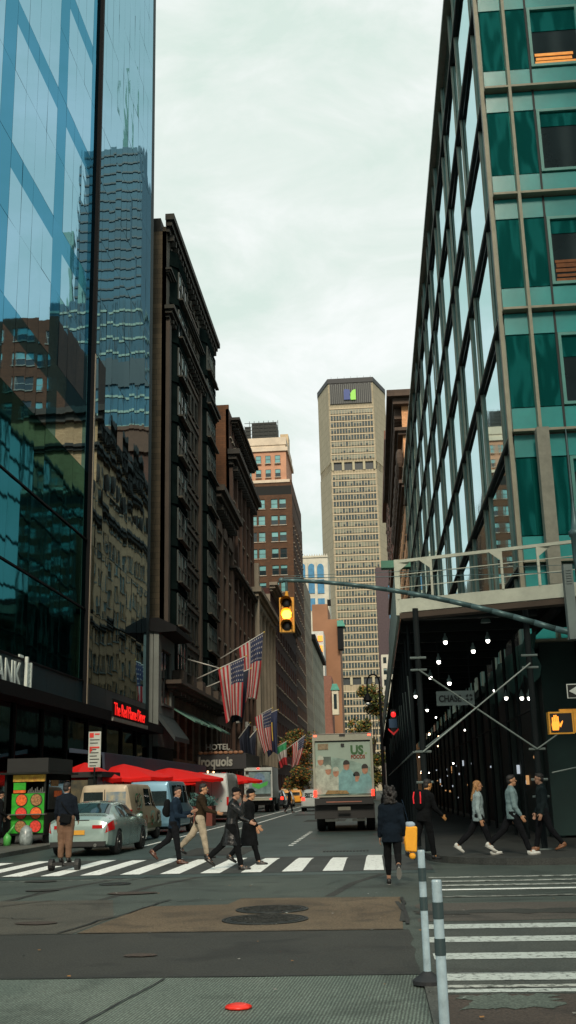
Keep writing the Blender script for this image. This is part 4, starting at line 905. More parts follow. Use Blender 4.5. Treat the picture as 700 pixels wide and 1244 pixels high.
b = MB(); p = atY(685, 705, 23.8); b.box(p.x, p.x + .2, 23.7, 23.95, p.z - 1.35, p.z + .35)
for k in range(6): b.box(p.x + .04, p.x + .16, 23.68, 23.699, p.z - .1 + k * .06, p.z - .07 + k * .06)
b.build('control_box', M('box_grey', (.13, .17, .165), .5, .2), t)
settle(t, (PX, 24, 0))
def visor(b, x, y, z, r, mi=0):
    rr = [[(x + r * math.cos(a), yy, z + r * math.sin(a)) for a in [math.pi * (-.15 + 1.3 * i / 14) for i in range(15)]] for yy in (y, y - .22)]
    rr2 = [[(x + (r - .012) * math.cos(a), yy, z + (r - .012) * math.sin(a)) for a in [math.pi * (-.15 + 1.3 * i / 14) for i in range(15)]] for yy in (y, y - .22)]
    b.rings(rr, mi, False, False); b.rings(rr2, mi, False, False)
t = thing('traffic_signal', 'yellow three section traffic signal, amber lens lit, hanging from the long arm', 'traffic light')
c = atY(348.5, 746.5, 23.9); s = .268
b = MB(); b.box(-.17, .17, 0, .2, -s * 1.5, s * 1.5); b.lathe((0, .1, s * 1.5), [(.05, 0), (.04, .1), (.03, .16)], 8); b.build('housing', yel, t)
for k, m in ((1, blk), (0, M('amber_lens', (1, .42, .03), .3, var=0, emit=9)), (-1, blk)):
    MB().ell((0, -.012, s * k), (.115, .03, .115), 16, 6).build('lens', m, t, True); v = MB(); visor(v, 0, 0, s * k, .135); v.build('visor', yel, t, True)
MB().tube((0, .1, s * 1.5 + .1), (.0, .1, tip[2] - c.z), .03).build('bracket', gm, t); place(t, c)
t = thing('pedestrian_signal', 'yellow pedestrian signal showing an orange raised hand on the right pole', 'pedestrian signal')
c = atY(682, 878, 23.8); b = MB(); b.box(-.27, .27, 0, .25, -.24, .24); b.box(.28, .8, .02, .27, -.22, .26); b.box(.0, .5, .1, .2, .24, .3); b.build('housing', yel, t)
MB().box(-.235, .235, -.012, -.002, -.205, .205).build('screen', blk, t)
hand = M('hand_orange', (1, .3, .03), .4, var=0, emit=1.3); hb = MB()
hb.prism([(-.2, -.16), (-.07, -.16), (-.04, -.04), (-.05, .03), (-.2, .03), (-.215, -.04)], 1, -.02, -.013)
for i, (x, h) in enumerate(((-.2, .12), (-.162, .165), (-.123, .17), (-.085, .14))): hb.box(x, x + .03, -.02, -.013, .03, h)
hb.prism([(-.05, -.06), (.0, .02), (.03, .05), (.035, .02), (-.02, -.1)], 1, -.0195, -.0135); hb.build('hand_symbol', hand, t); place(t, c)
t = thing('one_way_sign', 'black and white ONE WAY arrow sign cut by the right frame edge', 'street sign')
a = atY(688, 831, 23.6); c = atY(702, 848, 23.6); z1, z0 = a.z, c.z; x0 = a.x
MB().box(x0, x0 + .95, 23.6, 23.615, z0, z1).build('plate', M('sign_white_plate', (.5, .55, .52), .5), t)
MB().box(x0 + .02, x0 + .93, 23.59, 23.598, z0 + .02, z1 - .02).build('black_field', blk, t)
zm = (z0 + z1) / 2; MB().prism([(x0 + .04, zm), (x0 + .24, z1 - .04), (x0 + .24, z1 - .09), (x0 + .9, z1 - .09), (x0 + .9, z0 + .09), (x0 + .24, z0 + .09), (x0 + .24, z0 + .04)], 1, 23.575, 23.588).build('arrow', MATS['sign_white_plate'], t)
text('ONE WAY', .13, .004, blk, t, (x0 + .2, 23.57, zm - .045), FACE_W, 'letters', bold=.005); settle(t, (x0, 23.6, z0))
# small red traffic signal down the street, under the shed edge
t = thing('far_traffic_signal', 'small far signal glowing red at the outer edge of the shed', 'traffic light')
c = atY(478, 868, 44); MB().box(-.12, .12, 0, .2, -.75, .2).build('housing', blk, t); MB().ell((0, -.02, 0), (.1, .04, .12), 10, 6).build('lens', M('red_lens', (1, .02, .02), .3, var=0, emit=1.5), t); MB().tube((0, .1, .2), (0, .1, 6 - c.z), .03).build('bracket', shd, t); place(t, c)
t = thing('neon_route_sign', 'small blue and red chevron sign hung from the shed side', 'sign')
c = atY(478, 884, 42); MB().box(-.16, .16, 0, .04, 0, .34).build('blue_panel', M('panel_blue', (.03, .08, .16), .5), t); MB().prism([(-.2, -.02), (0, -.2), (.2, -.02), (.2, -.09), (0, -.29), (-.2, -.09)], 1, 0, .04).build('red_chevron', M('chevron_red', (.6, .02, .02), .5, emit=.25), t); place(t, c)
# ================================================================== PARKING SIGN, LAMP, CART
t = thing('parking_sign', 'tall narrow white parking regulation sign on a dark pole above the sedan', 'street sign')
a = atY(108, 889, 40); c = atY(122, 932, 40)
MB().box(a.x, c.x, 40, 40.02, c.z, a.z).build('plate', M('plate_white', (.42, .46, .42), .5), t)
rl = M('sign_red_text', (.6, .03, .02), .5); b = MB(); b2 = MB(); zt = a.z; wdt = c.x - a.x
b.box(a.x + .04, a.x + .2, 39.985, 39.999, zt - .22, zt - .05); b.box(a.x + .24, c.x - .05, 39.985, 39.999, zt - .12, zt - .07); b.box(a.x + .05, c.x - .05, 39.985, 39.999, zt - .62, zt - .56)
for k in range(9): b2.box(a.x + .06, c.x - .05 - (k * 37 % 5) * .03, 39.985, 39.999, zt - .32 - k * .12 - (k > 1) * .12, zt - .29 - k * .12 - (k > 1) * .12)
b.build('red_text', rl, t); b2.build('black_text', kk, t); text('P', .2, .005, rl, t, (a.x + .05, 39.98, zt - .78), FACE_W, 'letter', bold=.01)
MB().tube(((a.x + c.x) / 2, 40.06, .13), ((a.x + c.x) / 2, 40.06, zt), .035).build('pole', shd, t); settle(t, ((a.x + c.x) / 2, 40, 0))
t = thing('crook_street_lamp', 'black ornate bishop crook street lamp between the truck and the shed', 'street lamp')
Y = 62; base = atY(468, 985, Y); bx = base.x; top = atY(460, 819, Y).z
b = MB(); b.lathe((bx, Y, .13), [(.25, 0), (.22, .9), (.1, 1.2), (.07, top - 1.4)], 10)
arcp = [(bx - .36 + .36 * math.cos(a), Y, top - .5 + .5 * math.sin(a)) for a in [i * math.pi / 12 for i in range(13)]]; b.path([(bx, Y, top - 1.4)] + arcp + [(bx - .72, Y, top - 1.1)], .05, 6)
b.build('post', blackmetal, t)
b = MB(); b.path([(bx - .36 + .16 * math.cos(a) * (1 - a / 12), Y, top - .62 + .16 * math.sin(a) * (1 - a / 12)) for a in [i * .6 for i in range(16)]], .02, 5); b.build('scroll', blackmetal, t)
MB().lathe((bx - .72, Y, top - 1.5), [(.12, -.15), (.26, .0), (.22, .15), (.08, .4)], 10).build('lamp_head', blackmetal, t); MB().ell((bx - .72, Y, top - 1.68), (.15, .15, .12), 10, 6).build('globe', M('lamp_glass', (.35, .42, .42), .2), t)
settle(t, (bx, Y, 0))
# trees
def tree(label, base, h, cr, cz, n, cols, seed, name='street_tree'):
    t = thing(name, label, 'tree'); r = random.Random(seed); tr = MB()
    tr.tube((0, 0, 0), (.1, 0, h * .35), .22, .15); tip = []
    for k in range(9):
        a = r.uniform(0, 6.3); e = Vector((math.cos(a) * cr * r.uniform(.3, .8), math.sin(a) * cr * r.uniform(.3, .8), cz + r.uniform(-.6, .8) * (h - cz))); tr.tube((.1, 0, h * .33), e, .09, .02); tip.append(e)
    tr.build('trunk', M('bark', (.05, .04, .03), .9), t)
    clumps = [(Vector((r.gauss(0, .42) * cr, r.gauss(0, .42) * cr, cz + r.uniform(-1, 1) * (h - cz))), r.uniform(.25, .5) * cr) for _ in range(24)]
    lf = MB()
    for i in range(n):
        c, rad = r.choice(clumps); d = Vector((r.gauss(0, 1), r.gauss(0, 1), r.gauss(0, 1))).normalized() * rad * r.uniform(.5, 1.05); p = c + d; s = r.uniform(.09, .2) * (1 + h / 30)
        u = Vector((r.gauss(0, 1), r.gauss(0, 1), r.gauss(0, .6))).normalized() * s; v = u.orthogonal().normalized() * s * .6
        lf.poly([tuple(p - u), tuple(p + v), tuple(p + u), tuple(p - v)], r.choices(range(len(cols)), weights=[c_[1] for c_ in cols])[0])
    lf.build('crown', [c_[0] for c_ in cols], t); place(t, base); return t
lg = M('leaf_green', (.09, .13, .03), .7); lo = M('leaf_orange', (.3, .11, .02), .7); ly = M('leaf_yellow', (.34, .24, .05), .7); ld = M('leaf_dark', (.03, .05, .015), .7)
tree('green and yellow autumn street tree behind the food truck, beside the crook lamp', (-.3, 150, .1), 14.8, 2.7, 8.5, 4500, [(lg, 5), (ld, 4), (ly, 2), (lo, 1)], 4)
tree('orange autumn street tree on the left sidewalk above the taxis', (-11.0, 160, .1), 9.8, 2.8, 5.5, 4000, [(lo, 4), (lg, 3), (ld, 4), (ly, 1)], 7)
# ================================================================== FLAGS
fr_, fw_, fb_ = M('flag_red', (.34, .022, .028), .8, var=.1), M('flag_white', (.38, .36, .34), .8, var=.1), M('flag_navy', (.02, .03, .075), .8, var=.1); fgd = M('flag_gold', (.5, .36, .06), .7); fgn = M('flag_green', (.03, .25, .1), .8); fbk = M('flag_black_blue', (.012, .018, .035), .8)
polew = M('flagpole_white', (.5, .5, .46), .5)
def flag(label, base, tip, hoist, fly, kind, seed, inset=.1, lean=.3, group='flags on the left facades'):
    t = thing('flag', label, 'flag', group); base = Vector(base); tip = Vector(tip); r = random.Random(seed)
    MB().tube(base, tip, .055, .035, 8).build('pole', polew, t, True); MB().ell(tip, (.08, .08, .08), 8, 6).build('finial', fgd, t, True)
    if kind:
        d = (base - tip).normalized(); s = tip + d * inset; nu, nv = 39, 36; g = []
        side = d.cross(Vector((0, 0, 1))).normalized(); ph = r.uniform(0, 6)
        for i in range(nu + 1):
            u = i / nu; row = []
            for j in range(nv + 1):
                v = j / nv; p = s + d * hoist * (u * (1 - .45 * v) + .2 * v) + Vector((0, 0, -1)) * fly * v * (1 - .1 * math.sin(u * 3)) + Vector((lean * v * v * .8, 0, 0))
                p += side * (.06 + .3 * v) * math.sin(u * 13 + ph + v * 1.5) * min(1, v * 4) + Vector((.08 * v * math.sin(u * 9 + ph), 0, 0)); row.append(tuple(p))
            g.append(row)
        b = MB(); b.rings(g, 0, False, False)
        idx = []
        for i in range(nu):
            for j in range(nv):
                if kind == 'us':
                    m = 0 if (i // 3) % 2 == 0 else 1
                    if i < 21 and j < 15: m = 1 if (i % 3 == 1 and j % 3 == 1) else 2
                elif kind == 'tri': m = 4 if j < 12 else (1 if j < 24 else 0); 
                elif kind == 'seal':
                    q = math.hypot((i - 19) / 1.1, j - 15); m = 3 if 3.5 < q < 7 or q < 1.8 else (1 if q <= 3.5 else 5)
                elif kind == 'seal2':
                    m = 3 if (12 < i < 17 and 8 < j < 26) else 2
                else: m = 5
                idx.append(m)
        b.m = idx
        o = b.build('cloth', [fr_, fw_, fb_, fgd, fgn, fbk], t, True)
    settle(t, base); return t
def fp_(px0, py0, px1, py1, Y):
    a = atY(px0, py0, Y); a.x = max(a.x, XL + .1); return a, atY(px1, py1, Y)
a, c = fp_(230, 828, 299, 797, 83.5); flag('large striped flag with starred canton nearest on the left facade, above the hotel awnings', a, c, 2.3, 4.6, 'us', 1, .15, .1)
a, c = fp_(241, 839, 305, 812, 86.5); flag('dark navy flag with round gold seal hanging between the two large striped flags', a, c, 1.9, 4.3, 'seal', 2, .2, -.3)
a, c = fp_(268, 800, 321, 768, 92); flag('highest large striped flag on a long steep white pole', a, c, 2.5, 5.6, 'us', 3, .1, -.4)
a, c = fp_(226, 801, 268, 812, 82); flag('bare white pole slanting down toward the large striped flag', a, c, 1, 1, None, 3)
a, c = fp_(290, 897, 304, 878, 100); flag('dark plain banner hanging below the seal flag on the far side of the marquee', a, c, 1.6, 4.0, 'plain', 4)
a, c = fp_(296, 905, 312, 886, 108); flag('second dark plain banner, right of the first one beneath the seal flag', a, c, 1.6, 3.8, 'plain', 5)
a, c = fp_(316, 868, 331, 860, 124); flag('small striped flag left of the tricolour flag, with twisted lower end', a, c, 2.2, 4.8, 'us', 6, .1, .6)
a, c = fp_(320, 870, 338, 862, 130); flag('dark blue flag overlapping the small twisted striped flag', a, c, 2.0, 5.2, 'seal2', 7, .1, .3)
a, c = fp_(336, 908, 349, 900, 134); flag('green white and red tricolour flag hanging low over the taxis', a, c, 1.5, 2.8, 'tri', 8)
a, c = fp_(343, 914, 371, 893, 150); flag('small striped flag farthest down the street, next to the orange tree', a, c, 2.2, 3.8, 'us', 9, .1, -.9)
# ================================================================== DINING CANOPY, UMBRELLAS, PLANTER
t = thing('dining_canopy', 'long dark navy fabric canopy behind the red umbrellas', 'canopy'); nav = M('canopy_navy', (.025, .04, .065), .8, var=.1)
MB().prism([(XL + .9, 3.7), (-12.0, 3.45), (-11.95, 2.55), (-12.05, 2.55), (-12.1, 3.35), (XL + .9, 3.5)], 1, 47, 76).build('fabric_top', nav, t)
MB().box(-14.2, -12.0, 75.9, 76, 2.5, 3.4).build('end_flap', M('canopy_end', (.12, .15, .18), .7), t)
for k in range(6): MB().tube((-12.05, 47.3 + k * 5.6, .13), (-12.05, 47.3 + k * 5.6, 2.6), .04).build('post', shd, t)
settle(t, (-13, 60, 0))
ured = M('umbrella_red', (1, .018, .012), .6, var=.0)
_t = ured.node_tree; _tr = _t.nodes.new('ShaderNodeBsdfTranslucent'); _tr.inputs[0].default_value = (1, .02, .012, 1); _ms = _t.nodes.new('ShaderNodeMixShader'); _ms.inputs[0].default_value = .45
_t.links.new(_t.nodes['Principled BSDF'].outputs[0], _ms.inputs[1]); _t.links.new(_tr.outputs[0], _ms.inputs[2]); _t.links.new(_ms.outputs[0], _t.nodes['Material Output'].inputs[0])
uml = ['red cafe umbrella nearest the parking sign', 'second red cafe umbrella, above the beige van roof', 'wide red cafe umbrella over the blue van, the highest peaked', 'red cafe umbrella just right of the highest peaked one', 'last red cafe umbrella at the right end, beside the white van']
for i, (x, y, r, z) in enumerate(((-11.6, 42.4, 1.5, 2.78), (-11.5, 48.6, 2.3, 2.85), (-11.3, 58.6, 3.0, 2.85), (-11.1, 68, 2.7, 2.75), (-10.9, 77, 2.8, 2.85))):
    t = thing('cafe_umbrella', uml[i], 'umbrella', 'red cafe umbrellas on the left sidewalk')
    rr = []
    for f in (1, .75, .5, .25, .02): rr.append([(f * r * math.cos(a) * (1 - .06 * f * (k % 2)), f * r * math.sin(a) * (1 - .06 * f * (k % 2)), z - .62 * f ** 1.15 - (.07 * f if k % 2 else 0)) for k, a in enumerate([j * math.pi / 8 for j in range(16)])])
    b = MB(); b.rings([[(p[0], p[1], p[2] - .02) for p in rr[0]]] + rr, cap=True); b.build('canopy', ured, t)
    b = MB()
    for k in range(16):
        a0, a1 = k * math.pi / 8, (k + 1) * math.pi / 8; p, q = rr[0][k], rr[0][(k + 1) % 16]; b.poly([p, q, (q[0], q[1], q[2] - .16), (p[0], p[1], p[2] - .13)])
    b.build('valance', ured, t); MB().tube((0, 0, 0), (0, 0, z - .05), .03).build('pole', blackmetal, t); place(t, (x, y, .13))
t = thing('planter', 'rust red square planter with bluish green bush behind the walking men', 'planter')
MB().prism([(-.62, -.62), (.62, -.62), (.62, .62), (-.62, .62)], 2, 0, .95).build('box', M('planter_rust', (.13, .028, .018), .7), t)
r = random.Random(6); b = MB()
for k in range(700):
    p = Vector((r.gauss(0, .3), r.gauss(0, .3), 1.0 + abs(r.gauss(0, .22)))); u = Vector((r.gauss(0, 1), r.gauss(0, 1), r.gauss(0, 1))).normalized() * .09; v = u.orthogonal().normalized() * .05; b.poly([tuple(p - u), tuple(p + v), tuple(p + u), tuple(p - v)])
b.build('foliage', M('planter_leaves', (.05, .12, .11), .6), t); place(t, (-8.85, 54.6, 0))
# ================================================================== FOOD CART
t = thing('food_cart', 'dark food cart with bright green menu panel of round dishes by the left kerb', 'food cart')
cartd = M('cart_dark_steel', (.03, .035, .033), .35, .6); grn = M('menu_green', (.025, .34, .02), .45, var=.35, scale=5, emit=.04); cx0, cx1, cy0, cy1 = -12.35, -10.95, 35.2, 38.2
b = MB(); b.box(cx0, cx1, cy0, cy1, .35, 1.05); b.box(cx0, cx0 + .08, cy0, cy1, 1.05, 2.3); b.box(cx1 - .06, cx1, cy0, cy0 + .06, 1.05, 2.3); b.box(cx1 - .06, cx1, cy1 - .06, cy1, 1.05, 2.3); b.box(cx0, cx1, cy1 - .06, cy1, 1.05, 2.3); b.build('body', cartd, t)
MB().box(cx0 - .15, cx1 + .2, cy0 - .35, cy1 + .2, 2.3, 2.36).build('roof', cartd, t); MB().box(cx0 + .1, cx1 + .1, cy0 - .1, cy1 - .2, 2.361, 2.82).build('awning_box', M('cart_black', (.012, .014, .014), .7), t)
MB().box(cx0 + .28, cx1 - .02, cy0 - .04, cy0 - .005, .42, 1.68).build('menu_panel', grn, t)
fm = [M('dish_orange', (.75, .12, .02), .5, var=.5, scale=14, emit=.05), M('dish_brown', (.32, .16, .06), .6, var=.6, scale=18), M('dish_red', (.65, .05, .03), .5, var=.5, scale=16, emit=.04)]; rim = M('dish_rim', (.02, .02, .02), .5)
for i in range(2):
    for j in range(3):
        x = cx0 + .62 + i * .5; z = 1.47 - j * .42; MB().lathe((x, cy0 - .05, z), [(.205, 0), (.205, -.012), (.001, -.012)], 20, axis=1).build('dish_rim', rim, t); MB().lathe((x, cy0 - .065, z), [(.18, 0), (.18, -.01), (.001, -.01)], 20, axis=1).build('dish', fm[(i + j * 2) % 3], t)
MB().box(cx0 + .32, cx1 + .0, cy0 - .1, cy0 - .02, 2.06, 2.28).build('sign_strip', M('sign_strip_yellow', (.6, .42, .05), .5, var=.5, scale=9, rgb2=(.25, .03, .02), emit=.08), t)
b = MB(); b.box(cx0 + .34, cx0 + .75, cy0 - .09, cy0 - .03, 1.8, 2.03); b.build('small_menu_green', grn, t); MB().box(cx0 + .34, cx0 + .75, cy0 - .09, cy0 - .03, 1.7, 1.79).build('small_menu_orange', fm[0], t)
b = MB(); b.box(cx0 + .2, cx1 + .1, cy0 - .3, cy0 - .045, 1.0, 1.03); b.box(cx0 + .8, cx1, cy0 - .03, cy0 - .02, 1.69, 1.72)
for k in range(9): b.box(cx0 + .82 + k * .06, cx0 + .85 + k * .06, cy0 - .05, cy0 - .02, 1.72, 1.78 + (k % 3) * .05)
b.build('shelf', M('cart_steel', (.3, .32, .3), .35, .8), t)
b = MB(); b.box(cx1 - .001, cx1 + .03, cy0 + .3, cy1 - .3, 1.15, 2.1); b.build('side_glass', K['glass'], t)
for k, (z, m) in enumerate(((1.9, fm[1]), (1.55, fm[0]), (1.25, M('food_tray', (.12, .14, .05), .6)))): MB().box(cx1 + .031, cx1 + .05, cy0 + .5 + k * .4, cy0 + 1.3 + k * .4, z, z + .2).build('side_picture', m, t)
for y in (cy0 + .6, cy1 - .6):
    for x in (cx0 + .1, cx1 - .1): MB().lathe((x - .05, y, .29), [(.28, 0), (.28, .1), (.12, .12), (.001, .12)], 16, axis=0).build('wheel', M('tyre_rubber', (.012, .012, .012), .8), t)
settle(t, (-11.6, 36.5, .0)); t.location.z = .06
b = MB(); r = random.Random(2)
b.lathe((0, 0, 0), [(.12, 0), (.13, .25), (.08, .32), (.02, .4)], 10); b.tube((.02, 0, .35), (.22, 0, .62), .05, .03); o = tag(b.build('green_bag', M('bag_green', (.08, .4, .08), .4), None, True), 'green pear shaped plastic bag leaning on the food cart', 'bag'); o.location = (-11.9, 34.4, .14)
b = MB(); b.lathe((0, 0, 0), [(.2, 0), (.24, .2), (.18, .5), (.05, .62)], 9); o = tag(b.build('clear_bag', M('clear_plastic', (.25, .3, .3), .3, var=.6, scale=7), None, True), 'crumpled pale plastic rubbish bag below the green menu panel', 'bag'); o.location = (-11.35, 34.6, .13)
t = thing('fruit_stand', 'second dark street stand beside the cart, behind the rider', 'food stand')
MB().box(-10.95, -10.6, 40.5, 43, .13, 2.3).build('stand_body', cartd, t)
MB().box(-11.9, -10.4, 40.4, 43.4, 2.3, 2.5).build('stand_roof', MATS['cart_black'], t); MB().box(-11.8, -10.95, 40.45, 40.5, .2, 2.2).build('front_panel', M('stand_mixed', (.12, .1, .05), .6, var=.9, scale=3, rgb2=(.01, .02, .02)), t); settle(t, (-11, 42, 0))
# ================================================================== VEHICLES
def catmull(pts, n):
    r = []
    P_ = [pts[0]] + list(pts) + [pts[-1]]
    for i in range(1, len(P_) - 2):
        for k in range(n):
            s = k / n; a, b, c, d = P_[i - 1], P_[i], P_[i + 1], P_[i + 2]
            r.append(tuple(.5 * (2 * b[m] + (c[m] - a[m]) * s + (2 * a[m] - 5 * b[m] + 4 * c[m] - d[m]) * s * s + (3 * b[m] - a[m] - 3 * c[m] + d[m]) * s ** 3) for m in range(len(a))))
    r.append(tuple(pts[-1])); return r
TK = [0, .12, .2, .38, .56, .8, .9, 1.0]
class Shell:
    """car shell: stations (y, half width, z bottom, z belt, half roof width, z top)"""
    def __init__(s, sts): s.s = sts
    def prm(s, y):
        S_ = s.s; y = min(max(y, S_[0][0]), S_[-1][0])
        for a, b in zip(S_[:-1], S_[1:]):
            if y <= b[0]:
                f = (y - a[0]) / max(1e-6, b[0] - a[0]); return [a[i] + (b[i] - a[i]) * f for i in range(6)]
        return list(S_[-1])
    def keys(s, y):
        y, w_, zb, zl, wr, zt = s.prm(y)
        return [(0, zb), (w_ * .9, zb), (w_ * .985, zb + .1), (w_, zb + (zl - zb) * .55), (w_ * .965, zl), (wr, zt - min(.09, (zt - zl) * .5)), (wr * .8, zt - .02), (0, zt)]
    def pt(s, y, t_):
        k = s.keys(y); sg = 1 if t_ >= 0 else -1; t_ = abs(t_)
        for i in range(7):
            if t_ <= TK[i + 1] + 1e-9:
                f = (t_ - TK[i]) / (TK[i + 1] - TK[i]); P_ = [k[max(0, i - 1)], k[i], k[i + 1], k[min(7, i + 2)]]
                a, b, c, d = P_; l = tuple(b[m] + (c[m] - b[m]) * f for m in (0, 1)); q = tuple(.5 * (2 * b[m] + (c[m] - a[m]) * f + (2 * a[m] - 5 * b[m] + 4 * c[m] - d[m]) * f * f + (3 * b[m] - a[m] - 3 * c[m] + d[m]) * f ** 3) for m in (0, 1))
                m_ = (.45 * l[0] + .55 * q[0], .45 * l[1] + .55 * q[1]); return Vector((sg * m_[0], y, m_[1]))
    def mesh(s, nn=4):
        ts = []
        for i in range(7): ts += [TK[i] + (TK[i + 1] - TK[i]) * k / 3 for k in range(3)]
        ts.append(1.0); ys = []
        for a, b in zip(s.s[:-1], s.s[1:]): ys += [a[0] + (b[0] - a[0]) * k / nn for k in range(nn)]
        ys.append(s.s[-1][0]); b = MB(); rs = []
        for y in ys: rs.append([tuple(s.pt(y, t_)) for t_ in ts] + [tuple(s.pt(y, -t_)) for t_ in ts[-2:0:-1]])
        b.rings(rs); return b
    def patch(s, f, nu=8, nv=6, off=.008):
        """f(u,v) -> (y, t); returns a panel lying just proud of the shell"""
        b = MB(); g = []
        for i in range(nu + 1):
            row = []
            for j in range(nv + 1):
                y, t_ = f(i / nu, j / nv); p = s.pt(y, t_); e = .01
                n = (s.pt(y + e, t_) - s.pt(y - e, t_)).cross(s.pt(y, t_ + (e if t_ < .98 else -e)) - s.pt(y, t_)); 
                if n.length < 1e-9: n = Vector((0, 0, 1))
                n.normalize(); c = p - Vector((0, y, .75))
                if n.dot(c) < 0: n = -n
                row.append(tuple(p + n * off))
            g.append(row)
        b.rings(g, cap=False, closed=False); return b
tyre = M('tyre_black', (.012, .012, .013), .8); alloy = M('alloy_rim', (.3, .31, .3), .35, .8, .1); cglass = M('car_glass', (.02, .032, .034), .04, var=.2, scale=1, spec=1.); tailr = M('tail_red', (.32, .008, .008), .2, var=.1, emit=.25); blackp = M('black_plastic', (.014, .015, .015), .6)
def wheel(parent, x, y, r, wdt, side_):
    w0 = bpy.data.objects.new('wheel', None); COL.objects.link(w0); w0.parent = parent; w0.location = (x, y, r)
    MB().lathe((0, 0, 0), [(r * .62, -wdt / 2), (r * .93, -wdt / 2), (r, -wdt * .35), (r, wdt * .35), (r * .93, wdt / 2), (r * .62, wdt / 2)], 28, axis=0).build('tyre', tyre, w0, True)
    b = MB(); s_ = side_ * (wdt / 2 - .01); b.lathe((s_, 0, 0), [(r * .64, -.02 * side_), (r * .62, .012 * side_), (r * .55, -.0 * side_), (r * .54, -.05 * side_)], 24, axis=0)
    for k in range(5):
        a = k * 2 * math.pi / 5; b.add([(s_, r * .12 * math.cos(a + 1.5), r * .12 * math.sin(a + 1.5)), (s_, r * .12 * math.cos(a - 1.5), r * .12 * math.sin(a - 1.5)), (s_, r * .58 * math.cos(a - .16), r * .58 * math.sin(a - .16)), (s_, r * .58 * math.cos(a + .16), r * .58 * math.sin(a + .16))], [(0, 1, 2, 3)])
    b.lathe((s_, 0, 0), [(r * .16, -.02 * side_), (r * .14, .015 * side_), (.001, .015 * side_)], 10, axis=0); b.build('rim', alloy, w0)
def arches(o, ys, w_, r):
    cut = MB()
    for y in ys: cut.lathe((-w_ - .3, y, r * .98), [(r * 1.14, 0), (r * 1.14, .62)], 24, axis=0); cut.lathe((w_ - .32, y, r * .98), [(r * 1.14, 0), (r * 1.14, .62)], 24, axis=0)
    co = cut.build('cut', blackp); md = o.modifiers.new('b', 'BOOLEAN'); md.operation = 'DIFFERENCE'; md.object = co; md.solver = 'EXACT'; bpy.context.view_layer.update()
    me = bpy.data.meshes.new_from_object(o.evaluated_get(bpy.context.evaluated_depsgraph_get())); o.modifiers.clear(); o.data = me; bpy.data.objects.remove(co)
    sharp(o, 32)
def vehicle(name, label, cat, sts, mat, wys, wr, glasses, extra=None, group=None, lamps=()):
    t = thing(name, label, cat, group); sh = Shell(sts); o = sh.mesh().build('body', mat, t); W_ = max(s[1] for s in sts); arches(o, wys, W_, wr)
    ub = MB(); ub.box(-W_ * .8, W_ * .8, sts[0][0] + .3, sts[-1][0] - .3, .22, .34)
    for y in wys: ub.box(-W_ + .12, W_ - .12, y - wr * 1.1, y + wr * 1.1, .25, wr * 2.05)
    ub.build('underbody', blackp, t)
    for (nm, f, m) in glasses: sh.patch(f).build(nm, m, t, True)
    for y in wys:
        for s_ in (1, -1): wheel(t, s_ * (W_ - .12), y, wr, .22, s_)
    if extra: extra(t, sh)
    return t
def quadpatch(y0b, y1b, y0t, y1t, t0, t1, sg=1): return lambda u, v: ((y0b + (y1b - y0b) * u) * (1 - v) + (y0t + (y1t - y0t) * u) * v, sg * (t0 + (t1 - t0) * v))
def across(yb, yt, tb, tt, taper=1.): 
    # panel spanning the car's width on its top surface between stations yb (low) and yt (high)
    def f(u, v):
        y = yb + (yt - yb) * v; tm = tb + (tt - tb) * v; s_ = (u - .5) * 2; return (y, (1 - (1 - tm) * abs(s_)) * (1 if s_ >= 0 else -1))
    return f
paint_s = M('sedan_paint', (.33, .45, .42), .25, .35, .05, .5, coat=.8)
sed = [(0, .72, .36, .72, .60, .78), (.06, .84, .30, .85, .70, .98), (.25, .90, .26, .92, .74, 1.07), (.62, .92, .22, .95, .74, 1.12), (1.0, .925, .2, .96, .66, 1.27), (1.45, .93, .2, .96, .60, 1.42), (2.1, .93, .2, .95, .60, 1.47), (2.7, .93, .2, .94, .61, 1.43), (3.1, .93, .2, .93, .64, 1.27), (3.55, .92, .2, .91, .72, 1.03), (4.2, .9, .22, .84, .72, .93), (4.65, .84, .26, .72, .66, .80), (4.85, .66, .34, .6, .5, .66)]
def sedan_extra(t, sh):
    sh.patch(quadpatch(-.0 + .02, .45, .06, .42, .42, .56), 8, 4, .012).build('tail_light', tailr, t, True); sh.patch(quadpatch(.02, .45, .06, .42, .42, .56, -1), 8, 4, .012).build('tail_light', tailr, t, True)
    for s_ in (1, -1): MB().box(s_ * .4 - (.0 if s_ > 0 else .28), s_ * .4 + (.28 if s_ > 0 else .0), -.012, .06, .74, .83).build('inner_tail_light', tailr, t)
    MB().box(-.19, .19, -.03, -.005, .58, .70).build('licence_plate', M('plate_yellow', (.62, .3, .03), .5), t)
    MB().box(-.78, .78, -.03, .1, .27, .40).build('lower_bumper', blackp, t)
    for s_ in (1, -1): MB().ell((s_ * .98, 3.0, 1.0), (.11, .09, .07), 10, 6).build('mirror', paint_s, t, True)
    for y in (1.55, 2.5): sh.patch(quadpatch(y, y + .18, y, y + .18, .515, .535), 3, 2, .02).build('door_handle', paint_s, t)
    for y in (1.18, 2.08, 3.02): sh.patch(quadpatch(y, y + .012, y, y + .012, .16, .56), 1, 8, .003).build('door_seam', blackp, t)
    for x in (-.5, .5): MB().lathe((x, -.05, .3), [(.045, 0), (.045, .14), (.03, .14), (.03, .0)], 10, axis=1).build('exhaust', alloy, t)
    MB().box(-.3, .3, .04, .1, .955, .975).build('trunk_seam', blackp, t)
